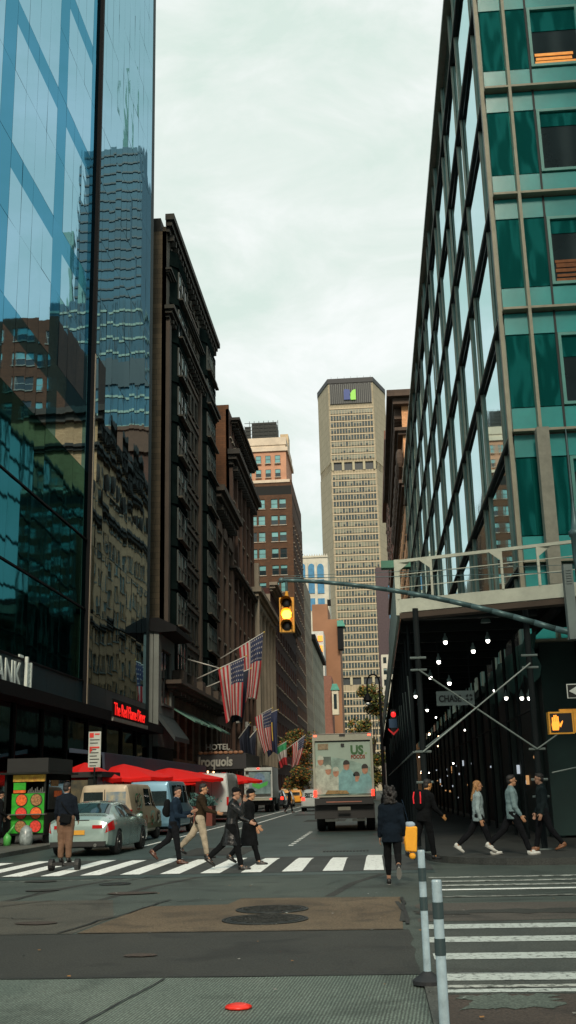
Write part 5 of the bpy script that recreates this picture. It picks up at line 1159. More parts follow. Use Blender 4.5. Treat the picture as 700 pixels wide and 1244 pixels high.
t = vehicle('sedan', 'pale silver green sedan stopped at the crosswalk behind the rider', 'car', sed, paint_s, (.95, 3.75), .335,
    [('rear_window', across(.68, 1.38, .84, .84), cglass), ('windscreen', across(3.48, 2.75, .84, .84), cglass),
     ('side_window', quadpatch(1.22, 2.05, 1.42, 2.05, .59, .78), cglass), ('side_window', quadpatch(2.12, 3.05, 2.12, 2.72, .59, .78), cglass),
     ('side_window', quadpatch(1.22, 2.05, 1.42, 2.05, .59, .78, -1), cglass), ('side_window', quadpatch(2.12, 3.05, 2.12, 2.72, .59, .78, -1), cglass)], sedan_extra)
place(t, (-8.25, 29.6, .008), R(-1.5))
def van_st(L_, W_, H_, hood=True, zb=.35):
    r = [(0, W_ * .93, zb + .1, 1.05, W_ * .74, H_ - .12), (.05, W_, zb, 1.08, W_ * .8, H_ - .02), (.3, W_, zb - .05, 1.1, W_ * .82, H_), (1.5, W_, zb - .05, 1.1, W_ * .83, H_ + .01), (3.2, W_, zb - .05, 1.08, W_ * .82, H_), (L_ - 1.6, W_, zb - .05, 1.06, W_ * .8, H_ - .06)]
    r += [(L_ - .95, W_ * .99, zb - .05, 1.05, W_ * .82, 1.25), (L_ - .3, W_ * .95, zb, .98, W_ * .8, 1.1), (L_, W_ * .8, zb + .1, .85, W_ * .7, .92)] if hood else [(L_ - .9, W_ * .99, zb - .05, 1.05, W_ * .82, 1.35), (L_ - .25, W_ * .96, zb, .95, W_ * .78, 1.1), (L_, W_ * .82, zb + .1, .8, W_ * .7, .92)]
    return r
def squiggle(t, cols, x, y0, y1, z0, z1, n, seed, ax=0):
    r = random.Random(seed)
    for k in range(n):
        b = MB(); cy, cz = r.uniform(y0 + .15, y1 - .15), r.uniform(z0 + .12, z1 - .12); a0 = r.uniform(0, 6); rr_ = r.uniform(.1, .28); pts = []
        for i in range(9):
            a = a0 + i * .55; q = (cy + rr_ * math.cos(a) * (1 + .25 * i / 8), cz + rr_ * 1.2 * math.sin(a) * (1 - .07 * i)); q = (min(max(q[0], y0), y1), min(max(q[1], z0), z1)); pts.append(q)
        wd_ = r.uniform(.025, .05); f = []
        for i in range(8):
            (a, c), (d, e) = pts[i], pts[i + 1]; n_ = Vector((c - e, d - a)); n_ = n_.normalized() * wd_ if n_.length > 1e-6 else Vector((wd_, 0))
            qs = [(a + n_.x, c + n_.y), (d + n_.x, e + n_.y), (d - n_.x, e - n_.y), (a - n_.x, c - n_.y)]
            b.poly([(x + .0006 * (k * 8 + i), q[0], q[1]) if ax == 0 else (q[0], x - .0006 * (k * 8 + i), q[1]) for q in qs])
        b.build('graffiti', cols[k % len(cols)], t)
gcol = [M('graffiti_teal', (.25, .45, .4), .6), M('graffiti_green', (.05, .2, .08), .6), M('graffiti_black', (.012, .015, .015), .6), M('graffiti_pale', (.5, .55, .45), .6), M('graffiti_rust', (.3, .08, .04), .6)]
beigev = M('van_beige', (.4, .34, .24), .45, .1, .25, 1.2, coat=.3)
def bvan(t, sh):
    MB().box(-.74, -.06, -.015, .02, 1.12, 1.72).build('rear_window', cglass, t)
    MB().box(.06, .74, -.015, .02, 1.12, 1.72).build('painted_rear_window', M('window_paint_blue', (.04, .16, .3), .4, var=.5, scale=3, rgb2=(.45, .4, .25)), t)
    MB().box(.8, .95, -.03, .12, .85, 1.12).build('tail_light', tailr, t); MB().box(-.95, -.8, -.03, .12, .85, 1.12).build('tail_light', tailr, t)
    MB().box(-.92, .92, -.14, .02, .42, .6).build('bumper', blackp, t); MB().box(-.012, .012, -.012, .0, .65, 1.8).build('door_seam', blackp, t)
    squiggle(t, gcol, .985, .25, 4.2, .55, 1.0, 12, 3); squiggle(t, gcol, .955, .25, 1.9, 1.12, 1.62, 9, 8)
    MB().box(.985, .99, .1, 4.6, .42, .62).build('side_stripe', M('van_dirty_stripe', (.12, .13, .07), .6, var=.4), t)
t = vehicle('graffiti_van', 'beige van covered in graffiti with one blue painted rear window', 'van', van_st(5.1, .98, 1.98), beigev, (1.1, 4.1), .36,
    [('side_window', quadpatch(2.05, 2.95, 2.1, 2.95, .6, .77), cglass), ('side_window', quadpatch(3.1, 3.85, 3.1, 3.45, .6, .77), cglass), ('windscreen', across(4.1, 3.55, .84, .84), cglass)], bvan)
place(t, (-9.3, 36.6, .008), R(-1))
bluev = M('van_pale_blue', (.15, .31, .42), .35, .3, .1, 1, coat=.6)
def bv2(t, sh):
    MB().box(-.72, -.06, -.015, .02, 1.15, 1.72).build('rear_window', cglass, t); MB().box(.06, .72, -.015, .02, 1.15, 1.72).build('rear_window', cglass, t)
t = vehicle('blue_van', 'pale blue passenger van with dark side windows parked ahead of the graffiti van', 'van', van_st(5.1, .98, 2.12), bluev, (1.1, 4.1), .36,
    [('side_window', quadpatch(.35, 1.3, .4, 1.3, .6, .77), cglass), ('side_window', quadpatch(1.45, 2.4, 1.45, 2.4, .6, .77), cglass), ('side_window', quadpatch(2.6, 3.3, 2.6, 3.2, .6, .77), cglass), ('windscreen', across(4.1, 3.55, .84, .84), cglass)], bv2)
place(t, (-9.15, 43.2, .008), R(-1))
whv = M('van_white', (.4, .45, .44), .4, 0, .1, .8, coat=.4)
def wv(t, sh):
    text('U', .42, .01, M('van_letter_red', (.55, .03, .02), .5), t, (-.72, -.03, 1.25), FACE_W, 'letter', bold=.03); text('S', .42, .01, kk, t, (-.3, -.03, 1.25), FACE_W, 'letter', bold=.03)
    MB().box(-.92, .92, -.12, .02, .4, .56).build('bumper', blackp, t); MB().box(-.008, .008, -.012, .0, .6, 2.4).build('door_seam', blackp, t)
    for s_ in (1, -1): MB().box(s_ * .9 - .06, s_ * .9 + .06, -.03, .1, .9, 1.35).build('tail_light', tailr, t)
t = vehicle('white_cargo_van', 'white high roof cargo van with red and black letters, beyond the planter', 'van', [(y, w_, zb, 1.25, wr, zt) for (y, w_, zb, _, wr, zt) in [(0, .95, .5, 0, .8, 2.5), (.06, 1.0, .4, 0, .86, 2.62), (.4, 1.0, .35, 0, .88, 2.66), (3, 1.0, .35, 0, .88, 2.66), (4.4, 1, .35, 0, .86, 2.6), (5.2, 1, .35, 0, .8, 2.0), (5.7, .97, .4, 0, .84, 1.45), (6.2, .9, .5, 0, .7, 1.3)]], whv, (1.2, 5.0), .38,
    [('side_window', quadpatch(3.8, 4.9, 3.85, 4.5, .62, .74), cglass), ('windscreen', across(5.5, 4.6, .84, .84), cglass)], wv)
place(t, (-9.1, 59.5, .008), R(0))
# box trucks
def boxtruck(name, label, W_, L_, z0, H_, loc, body_m, deco, cab=True):
    t = thing(name, label, 'truck'); b = MB(); o_ = .09
    b.box(-W_ / 2, -W_ / 2 + o_, 0, L_, z0, H_).box(W_ / 2 - o_, W_ / 2, 0, L_, z0, H_).box(-W_ / 2 + o_, W_ / 2 - o_, 0, L_, H_ - .26, H_).box(-W_ / 2 + o_, W_ / 2 - o_, 0, L_, z0, z0 + .06).box(-W_ / 2 + o_, W_ / 2 - o_, .4, L_ - .1, z0 + .061, H_ - .261)
    b.build('cargo_box', body_m, t); MB().box(-W_ / 2 + .2, W_ / 2 - .2, .3, L_ + 1.8, .55, z0 - .01).build('chassis', blackp, t)
    if cab:
        c = MB(); c.prism([(L_ + .1, .6), (L_ + 2.1, .6), (L_ + 2.1, 1.6), (L_ + 1.4, 2.5), (L_ + .1, 2.5)], 0, -W_ / 2 + .15, W_ / 2 - .15); c.build('cab', body_m, t)
    for y in (1.6, L_ + 1.0):
        for s_ in (1, -1): wheel(t, s_ * (W_ / 2 - .2), y, .5, .34, s_)
        if y < 3:
            for s_ in (1, -1): wheel(t, s_ * (W_ / 2 - .6), y, .5, .3, s_)
    deco(t, W_, L_, z0, H_); place(t, loc); return t
alum = M('truck_aluminium', (.30, .31, .25), .5, .1, .12, 1.5)
def usdeco(t, W_, L_, z0, H_):
    x0, x1, za, zb = -W_ / 2 + .13, W_ / 2 - .13, z0 + .08, H_ - .30
    MB().box(x0 - .03, x1 + .03, .1, .16, za, zb).build('rear_door', M('truck_door', (.28, .37, .31), .5, var=.1, scale=.8), t)
    pm = M('print_dark', (.04, .06, .05), .6, var=.5, scale=3, rgb2=(.16, .22, .18)); co_ = M('print_coat_teal', (.16, .33, .34), .6, var=.25, scale=5); cw_ = M('print_coat_white', (.38, .42, .35), .6, var=.35, scale=6); sk = M('print_skin', (.36, .18, .11), .6, var=.3, scale=9); hr = M('print_hair', (.02, .018, .015), .6)
    w_, h_ = x1 - x0, zb - za
    def P_(u, v): return (x0 + u * w_, za + v * h_)
    def shp(pts, m, lay, nm='print'): MB().prism([P_(*p) for p in pts], 1, .098 - lay * .004, .0985 - lay * .004 + .002).build(nm, m, t)
    curve_ = [(i / 12, .72 - .22 * (i / 12) ** 2.2) for i in range(13)]
    shp([(0, 0), (1, 0)] + curve_[::-1], M('print_backdrop', (.24, .36, .31), .6, var=.5, scale=1.6), 0, 'print_backdrop')
    shp([(.12, .45), (.28, .5), (.28, .72), (.05, .72)], pm, 1)
    def fig(cx, top, wd_, m, hairm, hat=False, lay=2):
        shp([(cx - wd_, 0.02), (cx + wd_, 0.02), (cx + wd_ * .95, top - .28), (cx + wd_ * .45, top - .17), (cx - wd_ * .45, top - .17), (cx - wd_ * .95, top - .28)], m, lay)
        shp([(cx + .055 * math.cos(a), top - .1 + .085 * math.sin(a)) for a in [i * math.pi / 6 for i in range(12)]], sk, lay + 1)
        shp([(cx + .062 * math.cos(a), top - .06 + .07 * math.sin(a)) for a in [i * math.pi / 6 - .2 for i in range(8)]] , cw_ if hat else hairm, lay + 2)
    fig(.08, .74, .14, cw_, hr, True); fig(.22, .56, .12, cw_, hr, True, 5); fig(.36, .52, .09, cw_, hr, True, 2); fig(.56, .64, .16, co_, hr, False, 5); fig(.9, .56, .13, co_, hr, False, 8); fig(.74, .42, .08, co_, hr, False, 3)
    shp([(.15, .02), (.6, .02), (.55, .08), (.2, .09)], M('print_food', (.25, .16, .06), .6, var=.5, scale=14), 12)
    MB().box(x0 + .08, x0 + .5, .07, .095, zb - .3, zb - .07).build('placard', M('placard', (.22, .17, .1), .6, var=.4, scale=9), t)
    text('US', .47, .006, M('logo_dark_green', (.03, .11, .03), .5), t, (x1 - .77, .085, zb - .50), FACE_W, 'brand_lettering', bold=.022, sx=.95); MB().box(x1 - .17, x1 - .12, .075, .09, zb - .50, zb - .45).build('brand_dot', M('logo_green_dot', (.2, .35, .05), .5), t)
    text('FOODS', .2, .006, M('logo_maroon', (.22, .04, .015), .5), t, (x1 - .76, .085, zb - .68), FACE_W, 'brand_lettering', bold=.008, sx=.86)
    for s_ in (1, -1):
        MB().box(s_ * (W_ / 2 - .06) - .06, s_ * (W_ / 2 - .06) + .06, -.06, .06, z0 + .02, z0 + .26).build('tail_light', M('tail_lit', (1, .03, .015), .3, var=0, emit=3), t)
        MB().box(s_ * (W_ / 2 - .12) - .06, s_ * (W_ / 2 - .12) + .06, -.02, .0, H_ - .09, H_ - .03).build('marker_light', M('marker_lit', (1, .1, .05), .3, var=0, emit=3.5), t)
        MB().box(s_ * .55 - .28, s_ * .55 + .28, 1.0, 1.03, .36, .46).build('mud_flap_trim', M('chrome_dull', (.3, .32, .3), .4, .6), t)
    MB().box(-.12, .12, -.02, .0, H_ - .10, H_ - .02).build('marker_light', MATS['tower_crown_dark'], t)
    MB().box(-W_ / 2 + .05, W_ / 2 - .05, -.45, .2, z0 - .28, z0 - .04).build('lift_gate', blackp, t); MB().box(-.7, .7, -.47, -.451, z0 - .2, z0 - .16).build('reflective_strip', M('reflector', (.3, .12, .08), .4), t)
    MB().box(-W_ / 2 + .02, W_ / 2 - .02, -.1, .9, .5, z0 - .3).build('rear_underframe', blackp, t); MB().box(-W_ / 2, W_ / 2, .0, .05, H_ - .02, H_ + .02).build('roof_edge', M('roof_edge_pale', (.4, .38, .34), .5), t)
    MB().box(-.07, .07, .05, .09, H_ - .5, H_ - .38).build('latch', blackp, t); MB().box(-.25, .25, -.48, -.46, .82, .95).build('licence_plate', M('plate_dim', (.15, .15, .12), .5), t)
boxtruck('delivery_truck', 'large delivery truck seen from behind with chefs printed on its door and US. FOODS lettering', 2.42, 6.5, 1.32, 3.78, (-1.28, 43.2, .008), alum, usdeco)
def cdeco(t, W_, L_, z0, H_):
    MB().box(-W_ / 2 + .35, W_ / 2 - .15, -.02, .02, z0 + .3, H_ - .35).build('rear_print', M('truck_print_teal', (.03, .09, .1), .5, var=.5, scale=1.2, rgb2=(.25, .35, .36)), t)
    MB().prism([(-.5, 2.0), (.0, 1.75), (.7, 2.05), (.75, 2.35), (.2, 2.15), (-.45, 2.3)], 1, -.035, -.021).build('green_print', M('print_green', (.05, .35, .06), .5), t); MB().lathe((.1, -.03, 2.55), [(.42, 0), (.42, -.01), (.001, -.01)], 20, axis=1).build('blue_print', M('print_bluegrey', (.12, .2, .3), .5, var=.5, scale=4), t)
    b = MB()
    for k in range(6): b.box(-W_ / 2 + .02, -W_ / 2 + .32, -.06, .0, z0 + .3 + k * .35, z0 + .36 + k * .35)
    b.build('side_rungs', alum, t); MB().box(-W_ / 2, W_ / 2, -.4, .1, z0 - .2, z0 - .02).build('bumper', alum, t)
    for s_ in (1, -1): MB().box(s_ * 1.0 - .07, s_ * 1.0 + .07, -.42, -.401, z0 - .15, z0 - .05).build('tail_light', MATS['tail_lit'], t)
    MB().box(-.1, .1, -.03, -.01, H_ - .12, H_ - .04).build('marker_light', MATS['tail_lit'], t)
boxtruck('printed_box_truck', 'white box truck with blue and green printed rear parked beyond the white van', 2.2, 5, 1.1, 3.4, (-9.15, 84, .008), M('truck_white', (.42, .46, .44), .45, coat=.2), cdeco)
taxi_m = M('taxi_yellow', (.75, .32, .02), .35, 0, .08, 1, coat=.5)
def txe(t, sh):
    for s_ in (1, -1): MB().box(s_ * .72 - .12, s_ * .72 + .12, -.03, .05, .75, .92).build('tail_light', tailr, t)
    MB().box(-.25, .25, 1.9, 2.2, 1.62, 1.75).build('roof_sign', M('taxi_sign', (.5, .5, .4), .5), t)
    MB().box(-.19, .19, -.03, -.005, .58, .70).build('licence_plate', MATS['plate_yellow'], t)
suvs = [(0, .8, .4, .9, .68, 1.35), (.08, .9, .32, .98, .7, 1.5), (.4, .92, .28, 1.0, .7, 1.62), (1.8, .93, .25, 1.0, .7, 1.68), (2.8, .93, .25, 1.0, .68, 1.62), (3.4, .92, .25, .98, .74, 1.15), (4.2, .9, .28, .9, .74, 1.0), (4.6, .75, .36, .7, .6, .8)]
sg = [('rear_window', across(.06, .3, .8, .8), cglass), ('side_window', quadpatch(.5, 1.6, .6, 1.6, .6, .77), cglass), ('side_window', quadpatch(1.75, 2.9, 1.75, 2.65, .6, .77), cglass), ('windscreen', across(3.3, 2.85, .84, .84), cglass)]
def suv_glass(t, sh): txe(t, sh); MB().box(-.6, .6, -.02, .1, 1.02, 1.38).build('rear_glass', cglass, t)
g_ = [q for q in sg if q[0] != 'rear_window']
t = vehicle('taxi', 'yellow taxi behind the box truck, left of the two', 'taxi', suvs, taxi_m, (.9, 3.6), .34, g_, suv_glass, 'yellow taxis on the left'); place(t, (-9.2, 106, .008))
t = vehicle('taxi', 'yellow taxi farther up the street, right of the other one', 'taxi', suvs, taxi_m, (.9, 3.6), .34, g_, suv_glass, 'yellow taxis on the left'); place(t, (-9.0, 119, .008))
def suvx(t, sh):
    MB().box(-.6, .6, -.02, .1, 1.02, 1.38).build('rear_glass', cglass, t)
    for s_ in (1, -1): MB().box(s_ * .72 - .12, s_ * .72 + .12, -.03, .05, .8, 1.05).build('tail_light', MATS['tail_lit'], t)
t = vehicle('white_suv', 'pale sport utility car half hidden at the left edge of the delivery truck', 'car', suvs, whv, (.9, 3.6), .34, g_, suvx); place(t, (-4.95, 84, .008))
t = vehicle('dark_car', 'dark parked car between the box truck and the taxis', 'car', suvs, M('car_black', (.02, .025, .03), .3, .2, .1, coat=.5), (.9, 3.6), .34, g_, suvx); place(t, (-9.3, 98.5, .008))
t = vehicle('dark_car', 'dark car far up the street beyond the yellow taxis', 'car', suvs, MATS['car_black'], (.9, 3.6), .34, g_, suvx); place(t, (-8.9, 140, .008))
# ================================================================== PEOPLE
skin = M('skin', (.36, .2, .13), .55, var=.08, scale=8); skin2 = M('skin_warm', (.42, .22, .12), .55, var=.08, scale=8); hairb = M('hair_black', (.012, .01, .009), .5, var=.3, scale=30, bump=.6, bscale=80); hairl = M('hair_blonde', (.34, .17, .06), .5, var=.4, scale=30, bump=.6, bscale=80); eyem = M('eye_dark', (.01, .01, .01), .2, var=0)
def rx(v, a): return Vector((v.x, v.y * math.cos(a) - v.z * math.sin(a), v.y * math.sin(a) + v.z * math.cos(a)))
def loft(b, secs, n=14):
    """secs: (centre, half width x, half depth y) stacked with horizontal-ish rings; rounded ends come from remeshing"""
    b.rings([[(c[0] + a * math.cos(2 * math.pi * k / n), c[1] + d * math.sin(2 * math.pi * k / n), c[2]) for k in range(n)] for c, a, d in secs])
def cap_(b, p0, p1, r0, r1):
    b.tube(p0, p1, r0, r1, 12); b.ell(p0, (r0,) * 3, 12, 8); b.ell(p1, (r1,) * 3, 12, 8)
def remesh(b, name, mat, parent, vox, fold=0., sm=4, seed=0):
    o = b.build(name, mat, parent); m = o.modifiers.new('r', 'REMESH'); m.mode = 'VOXEL'; m.voxel_size = vox; m.adaptivity = 0
    s = o.modifiers.new('s', 'SMOOTH'); s.iterations = sm; s.factor = .5; bpy.context.view_layer.update()
    me = bpy.data.meshes.new_from_object(o.evaluated_get(bpy.context.evaluated_depsgraph_get())); o.modifiers.clear(); o.data = me
    if fold:
        ns = [v.normal.copy() for v in me.vertices]
        for v, nn in zip(me.vertices, ns):
            p = v.co; q = Vector((p.x * 5 + seed, p.y * 5, p.z * 9)); v.co = p + nn * fold * (mnoise.noise(q) + .5 * mnoise.noise(q * 2.3))
    me.polygons.foreach_set('use_smooth', [True] * len(me.polygons)); me.materials.clear(); me.materials.append(mat); return o
def hand(b, wrist, d, side, s=1., curl=.5, fwd=Vector((0, 1, 0))):
    """palm and five curled fingers, d = forearm direction"""
    d = d.normalized(); w_ = fwd - d * fwd.dot(d); w_ = w_.normalized() if w_.length > 1e-3 else Vector((1, 0, 0)); n = d.cross(w_).normalized() * side
    pc = wrist + d * .045 * s
    Mx = Matrix((w_, n, d)).transposed(); b.ell(pc, (.042 * s, .017 * s, .055 * s), 10, 8, 0, Mx)
    for k, (o_, l) in enumerate(((.03, .068), (.011, .077), (-.009, .072), (-.028, .056))):
        p = pc + d * .042 * s + w_ * o_ * s; dd = d
        for j in range(3):
            dd = (dd + n * -curl * .5).normalized(); q = p + dd * l * s * (.46, .32, .26)[j]; cap_(b, p, q, .0088 * s, .0078 * s); p = q
    p = wrist + d * .02 * s + w_ * .034 * s; q = p + (w_ * .75 + d * .7 - n * .2).normalized() * .04 * s; cap_(b, p, q, .011 * s, .0095 * s); cap_(b, q, q + (d * .95 + w_ * .1 - n * .3).normalized() * .032 * s, .0095 * s, .008 * s)
def person(label, loc, face, H, legs, arms, top, bottom, shoes, hairm=hairb, hair='short', lean=0., headyaw=0., headpitch=0., coat=None, cap=None, skinm=skin, toes=(0, 0), female=False, baggy=1., turn=0., cat='person', extra=None, bare_ankle=False, collar=None):
    t = thing('person', label, cat); h = H; Z = Vector((0, 0, 1))
    def J(p): return rx(p, -lean)                                  # torso leans forward about the hips
    sw = .108 * h if female else .122 * h; hipw = .052 * h; tl, sl_ = .245 * h, .246 * h
    feet = []; lj = []
    for (hp, kn), sx_ in zip(legs, (-1, 1)):
        hj = Vector((sx_ * hipw, 0, 0)); th = Vector((0, math.sin(hp), -math.cos(hp))); kj = hj + th * tl; sh = Vector((0, math.sin(hp - kn), -math.cos(hp - kn))); an = kj + sh * sl_; lj.append((hj, kj, an)); feet.append(an)
    ft = []
    for (hj, kj, an), tp in zip(lj, toes): ft.append((an, Vector((0, math.cos(tp), -math.sin(tp))), Vector((0, -math.sin(tp), -math.cos(tp)))))
    low = min(min((an + dn * .042 * h + f * .1 * h).z, (an + dn * .042 * h - f * .03 * h).z) for an, f, dn in ft)
    O = Vector((0, 0, -low)); up = O
    lj = [tuple(q + O for q in j) for j in lj]; ft = [(a + O, f, dn) for a, f, dn in ft]
    def T(x, y, z):                                               # torso space: z above hip joint, with lean and turn
        v = Vector((x, y, z)); c, s = math.cos(turn * min(1, z / (.25 * h))), math.sin(turn * min(1, z / (.25 * h))); v = Vector((v.x * c - v.y * s, v.x * s + v.y * c, v.z)); return J(v) + O
    sh_z = .285 * h; neck = T(0, -.004 * h, sh_z + .02 * h); hc = T(0, .015 * h, sh_z + .115 * h)
    aj = []
    for (fa, el, ab), sx_ in zip(arms, (-1, 1)):
        s0 = T(sx_ * sw * .86, 0, sh_z - .026 * h); ud = Vector((sx_ * math.sin(ab), math.sin(fa) * math.cos(ab), -math.cos(fa) * math.cos(ab))); e0 = s0 + ud * .172 * h
        inw = -.25 * sx_ * max(0, min(1, el)); fd = Vector((sx_ * math.sin(ab) + inw, math.sin(fa + el), -math.cos(fa + el))).normalized(); w0 = e0 + fd * .142 * h; aj.append((s0, e0, w0, fd))
    def torso(b, g, z0=-.05, skirt=0.):
        secs = [(z0, .094 if not female else .098, .066), (.03, .094, .066), (.10, .082 if not female else .072, .058), (.18, .098 if not female else .085, .066), (.245, .108 if not female else .094, .062), (.285, .085, .05), (.305, .04, .038)]
        b.rings([[tuple(T((a * h + g) * math.cos(2 * math.pi * k / 16), (d * h + g) * math.sin(2 * math.pi * k / 16), z * h)) for k in range(16)] for z, a, d in secs])
        for s0, *_ in aj: b.ell(s0, (.033 * h + g * .7,) * 3, 12, 8); cap_(b, s0 + Vector((0, 0, .004 * h)), T(0, -.002 * h, sh_z + .028 * h), .026 * h + g * .5, .034 * h + g * .3)
    bd = MB(); torso(bd, 0)
    cap_(bd, T(0, 0, sh_z - .01 * h), T(0, .006 * h, sh_z + .06 * h), .036 * h, .033 * h)
    Rh = Matrix.Rotation(headyaw, 3, 'Z') @ Matrix.Rotation(-headpitch - lean * .4, 3, 'X')
    def Hd(x, y, z): return hc + Rh @ Vector((x, y, z)) * h
    bd.ell(Hd(0, 0, .012), (.043 * h, .055 * h, .054 * h), 16, 12, 0, Rh); bd.ell(Hd(0, .012, -.03), (.034 * h, .038 * h, .04 * h), 14, 10, 0, Rh); cap_(bd, Hd(0, .03, -.058), Hd(0, .036, -.055), .014 * h, .013 * h)
    cap_(bd, Hd(0, .05, .006), Hd(0, .064, -.014), .005 * h, .0075 * h); bd.ell(Hd(0, .05, -.035), (.014 * h, .007 * h, .005 * h), 8, 6, 0, Rh)
    for s_ in (-1, 1): bd.ell(Hd(s_ * .044, -.004, -.004), (.006 * h, .012 * h, .018 * h), 8, 6, 0, Rh); bd.ell(Hd(s_ * .017, .047, .012), (.012 * h, .008 * h, .006 * h), 8, 6, 0, Rh)
    for (s0, e0, w0, fd), sx_ in zip(aj, (-1, 1)): cap_(bd, s0, e0, .03 * h, .023 * h); cap_(bd, e0, w0, .023 * h, .0155 * h); hand(bd, w0, fd, sx_, h / 1.75)
    for (hj, kj, an), (a, f, dn) in zip(lj, ft): cap_(bd, hj, kj, .048 * h, .031 * h); cap_(bd, kj, an, .031 * h, .021 * h); cap_(bd, an, an + f * .06 * h + dn * .02 * h, .02 * h, .018 * h)
    remesh(bd, 'body', skinm, t, .0075, 0, 2)
    for s_ in (-1, 1): MB().ell(Hd(s_ * .0175, .0515, .006), (.006 * h, .004 * h, .0035 * h), 8, 6, 0, Rh).build('eye', eyem, t, True)
    for s_ in (-1, 1): MB().ell(Hd(s_ * .018, .0535, .0165), (.011 * h, .004 * h, .0025 * h), 8, 4, 0, Rh).build('eyebrow', hairm, t, True)
    MB().ell(Hd(0, .0545, -.034), (.012 * h, .004 * h, .0028 * h), 8, 4, 0, Rh).build('mouth', M('lips', (.2, .07, .05), .5), t, True)
    hb = MB(); hb.ell(Hd(0, -.008, .03), (.047 * h, .057 * h, .047 * h), 16, 12, 0, Rh); hb.ell(Hd(0, -.03, -.006), (.042 * h, .034 * h, .045 * h), 12, 8, 0, Rh)
    if hair == 'short': hb.ell(Hd(0, .022, .056), (.036 * h, .028 * h, .017 * h), 10, 8, 0, Rh)
    if hair == 'long':
        for k in range(7): x = (k - 3) * .011; cap_(hb, Hd(x, -.035, .01), T(x * h * 1.3, -.078 * h, sh_z - (.06 + .02 * (k % 2)) * h), .022 * h, .012 * h)
        for s_ in (-1, 1): cap_(hb, Hd(s_ * .04, -.005, .03), Hd(s_ * .046, -.012, -.075), .014 * h, .012 * h)
    if hair == 'curly':
        r = random.Random(3)
        for k in range(90): a, z = r.uniform(0, 6.28), r.uniform(-.1, .075); q = .06 if z < .03 else .045; hb.ell(Hd(q * math.cos(a), -.022 + q * .9 * math.sin(a) - (.01 if z < 0 else 0), z), (.018 * h, .018 * h, .019 * h), 8, 6)
    if not cap or hair != 'none': remesh(hb, 'hair', hairm, t, .009, .006 if hair != 'short' else .002, 1)
    if cap:
        cb = MB(); cb.ell(Hd(0, -.005, .04), (.051 * h, .06 * h, .045 * h), 16, 10, 0, Rh); cb.rings([[tuple(Hd(.042 * math.cos(a), .03 + .05 * math.sin(a), .033 + z)) for a in [i * math.pi / 8 for i in range(9)]] for z in (0, .008)]); remesh(cb, 'cap', cap, t, .01, 0, 1)
    # trousers
    tb = MB(); tb.rings([[tuple(T((a * h) * math.cos(2 * math.pi * k / 16), (d * h) * math.sin(2 * math.pi * k / 16), z * h)) for k in range(16)] for z, a, d in ((-.06, .09, .07), (-.02, .1, .07), (.06, .084, .058))])
    for (hj, kj, an) in lj:
        e = an + (kj - an).normalized() * (.05 if bare_ankle else .012) * h
        cap_(tb, hj, kj, .062 * h * baggy, .043 * h * baggy); tb.tube(kj, e, .043 * h * baggy, .031 * h * baggy, 12); tb.ell(kj, (.043 * h * baggy,) * 3)
    remesh(tb, 'trousers', bottom, t, .013, .010, 2, seed=h * 7)
    for (a, f, dn) in ft:
        sb = MB(); m = Matrix((Vector((1, 0, 0)), f, -dn)).transposed()
        sb.ell(a + f * .045 * h + dn * .028 * h, (.027 * h, .085 * h, .02 * h), 12, 8, 0, m); sb.ell(a - f * .012 * h + dn * .01 * h, (.025 * h, .03 * h, .032 * h), 10, 8, 0, m); sb.ell(a + f * .03 * h + dn * .008 * h, (.022 * h, .04 * h, .022 * h), 10, 8, 0, m)
        o = remesh(sb, 'shoe', shoes, t, .008, 0, 1)
        so_ = MB(); so_.rings([[tuple(a + f * (.045 + .083 * math.cos(q)) * h + Vector((1, 0, 0)) * .028 * h * math.sin(q) * (1 if math.cos(q) > 0 else .9) + dn * z * h) for q in [i * math.pi / 8 for i in range(16)]] for z in (.04, .048)]); so_.build('sole', M('sole_pale', (.3, .3, .28), .6) if shoes.name in ('shoe_white', 'shoe_black_white') else blackp, t)
    jb = MB(); torso(jb, .024, -.07 if not coat else -.02)
    for s0, e0, w0, fd in aj:
        g = .014; cap_(jb, s0, e0, .034 * h + g * .6, .03 * h + g * .4); e1 = w0 - fd * .012 * h; jb.tube(e0, e1, .03 * h + g * .4, .022 * h + g * .3, 12); jb.ell(e0, (.03 * h + g * .4,) * 3); jb.ell(e1, (.022 * h,) * 3)
    if coat:
        z1, fl = coat; dn = T(0, 0, 0); n = 18; sec = []
        for f in (0, .3, .6, 1): zz_ = -z1 * h * f; sec.append([(dn.x + (.098 + fl * f) * h * math.cos(2 * math.pi * k / n), dn.y + (.082 + fl * 1.4 * f) * h * math.sin(2 * math.pi * k / n), dn.z + .03 * h + zz_) for k in range(n)])
        jb.rings(sec)
    jb.rings([[tuple(T(.045 * h * math.cos(a), .042 * h * math.sin(a), sh_z + z * h)) for a in [i * math.pi / 6 for i in range(12)]] for z in (.0, .035)])
    remesh(jb, 'coat' if coat else 'jacket', top, t, .012, .011, 2, seed=h * 11 + len(label))
    if collar: MB().rings([[tuple(T(.04 * h * math.cos(a), .04 * h * math.sin(a) + .004 * h, sh_z + z * h)) for a in [i * math.pi / 6 for i in range(12)]] for z in (.036, .052)]).build('shirt_collar', collar, t, True)
    place(t, loc, face); info = dict(T=T, aj=aj, Hd=Hd, h=h, ft=ft, O=O)
    if extra: extra(t, info)
    return t, info
def world_of(t, p): return Matrix.Translation(t.location) @ Matrix.Rotation(t.rotation_euler.z, 4, 'Z') @ Vector(p)
def fm(n, rgb, **k): return M(n, rgb, k.pop('rough', .95), var=.3, scale=5, bump=.3, bscale=90, spec=.15, **k)
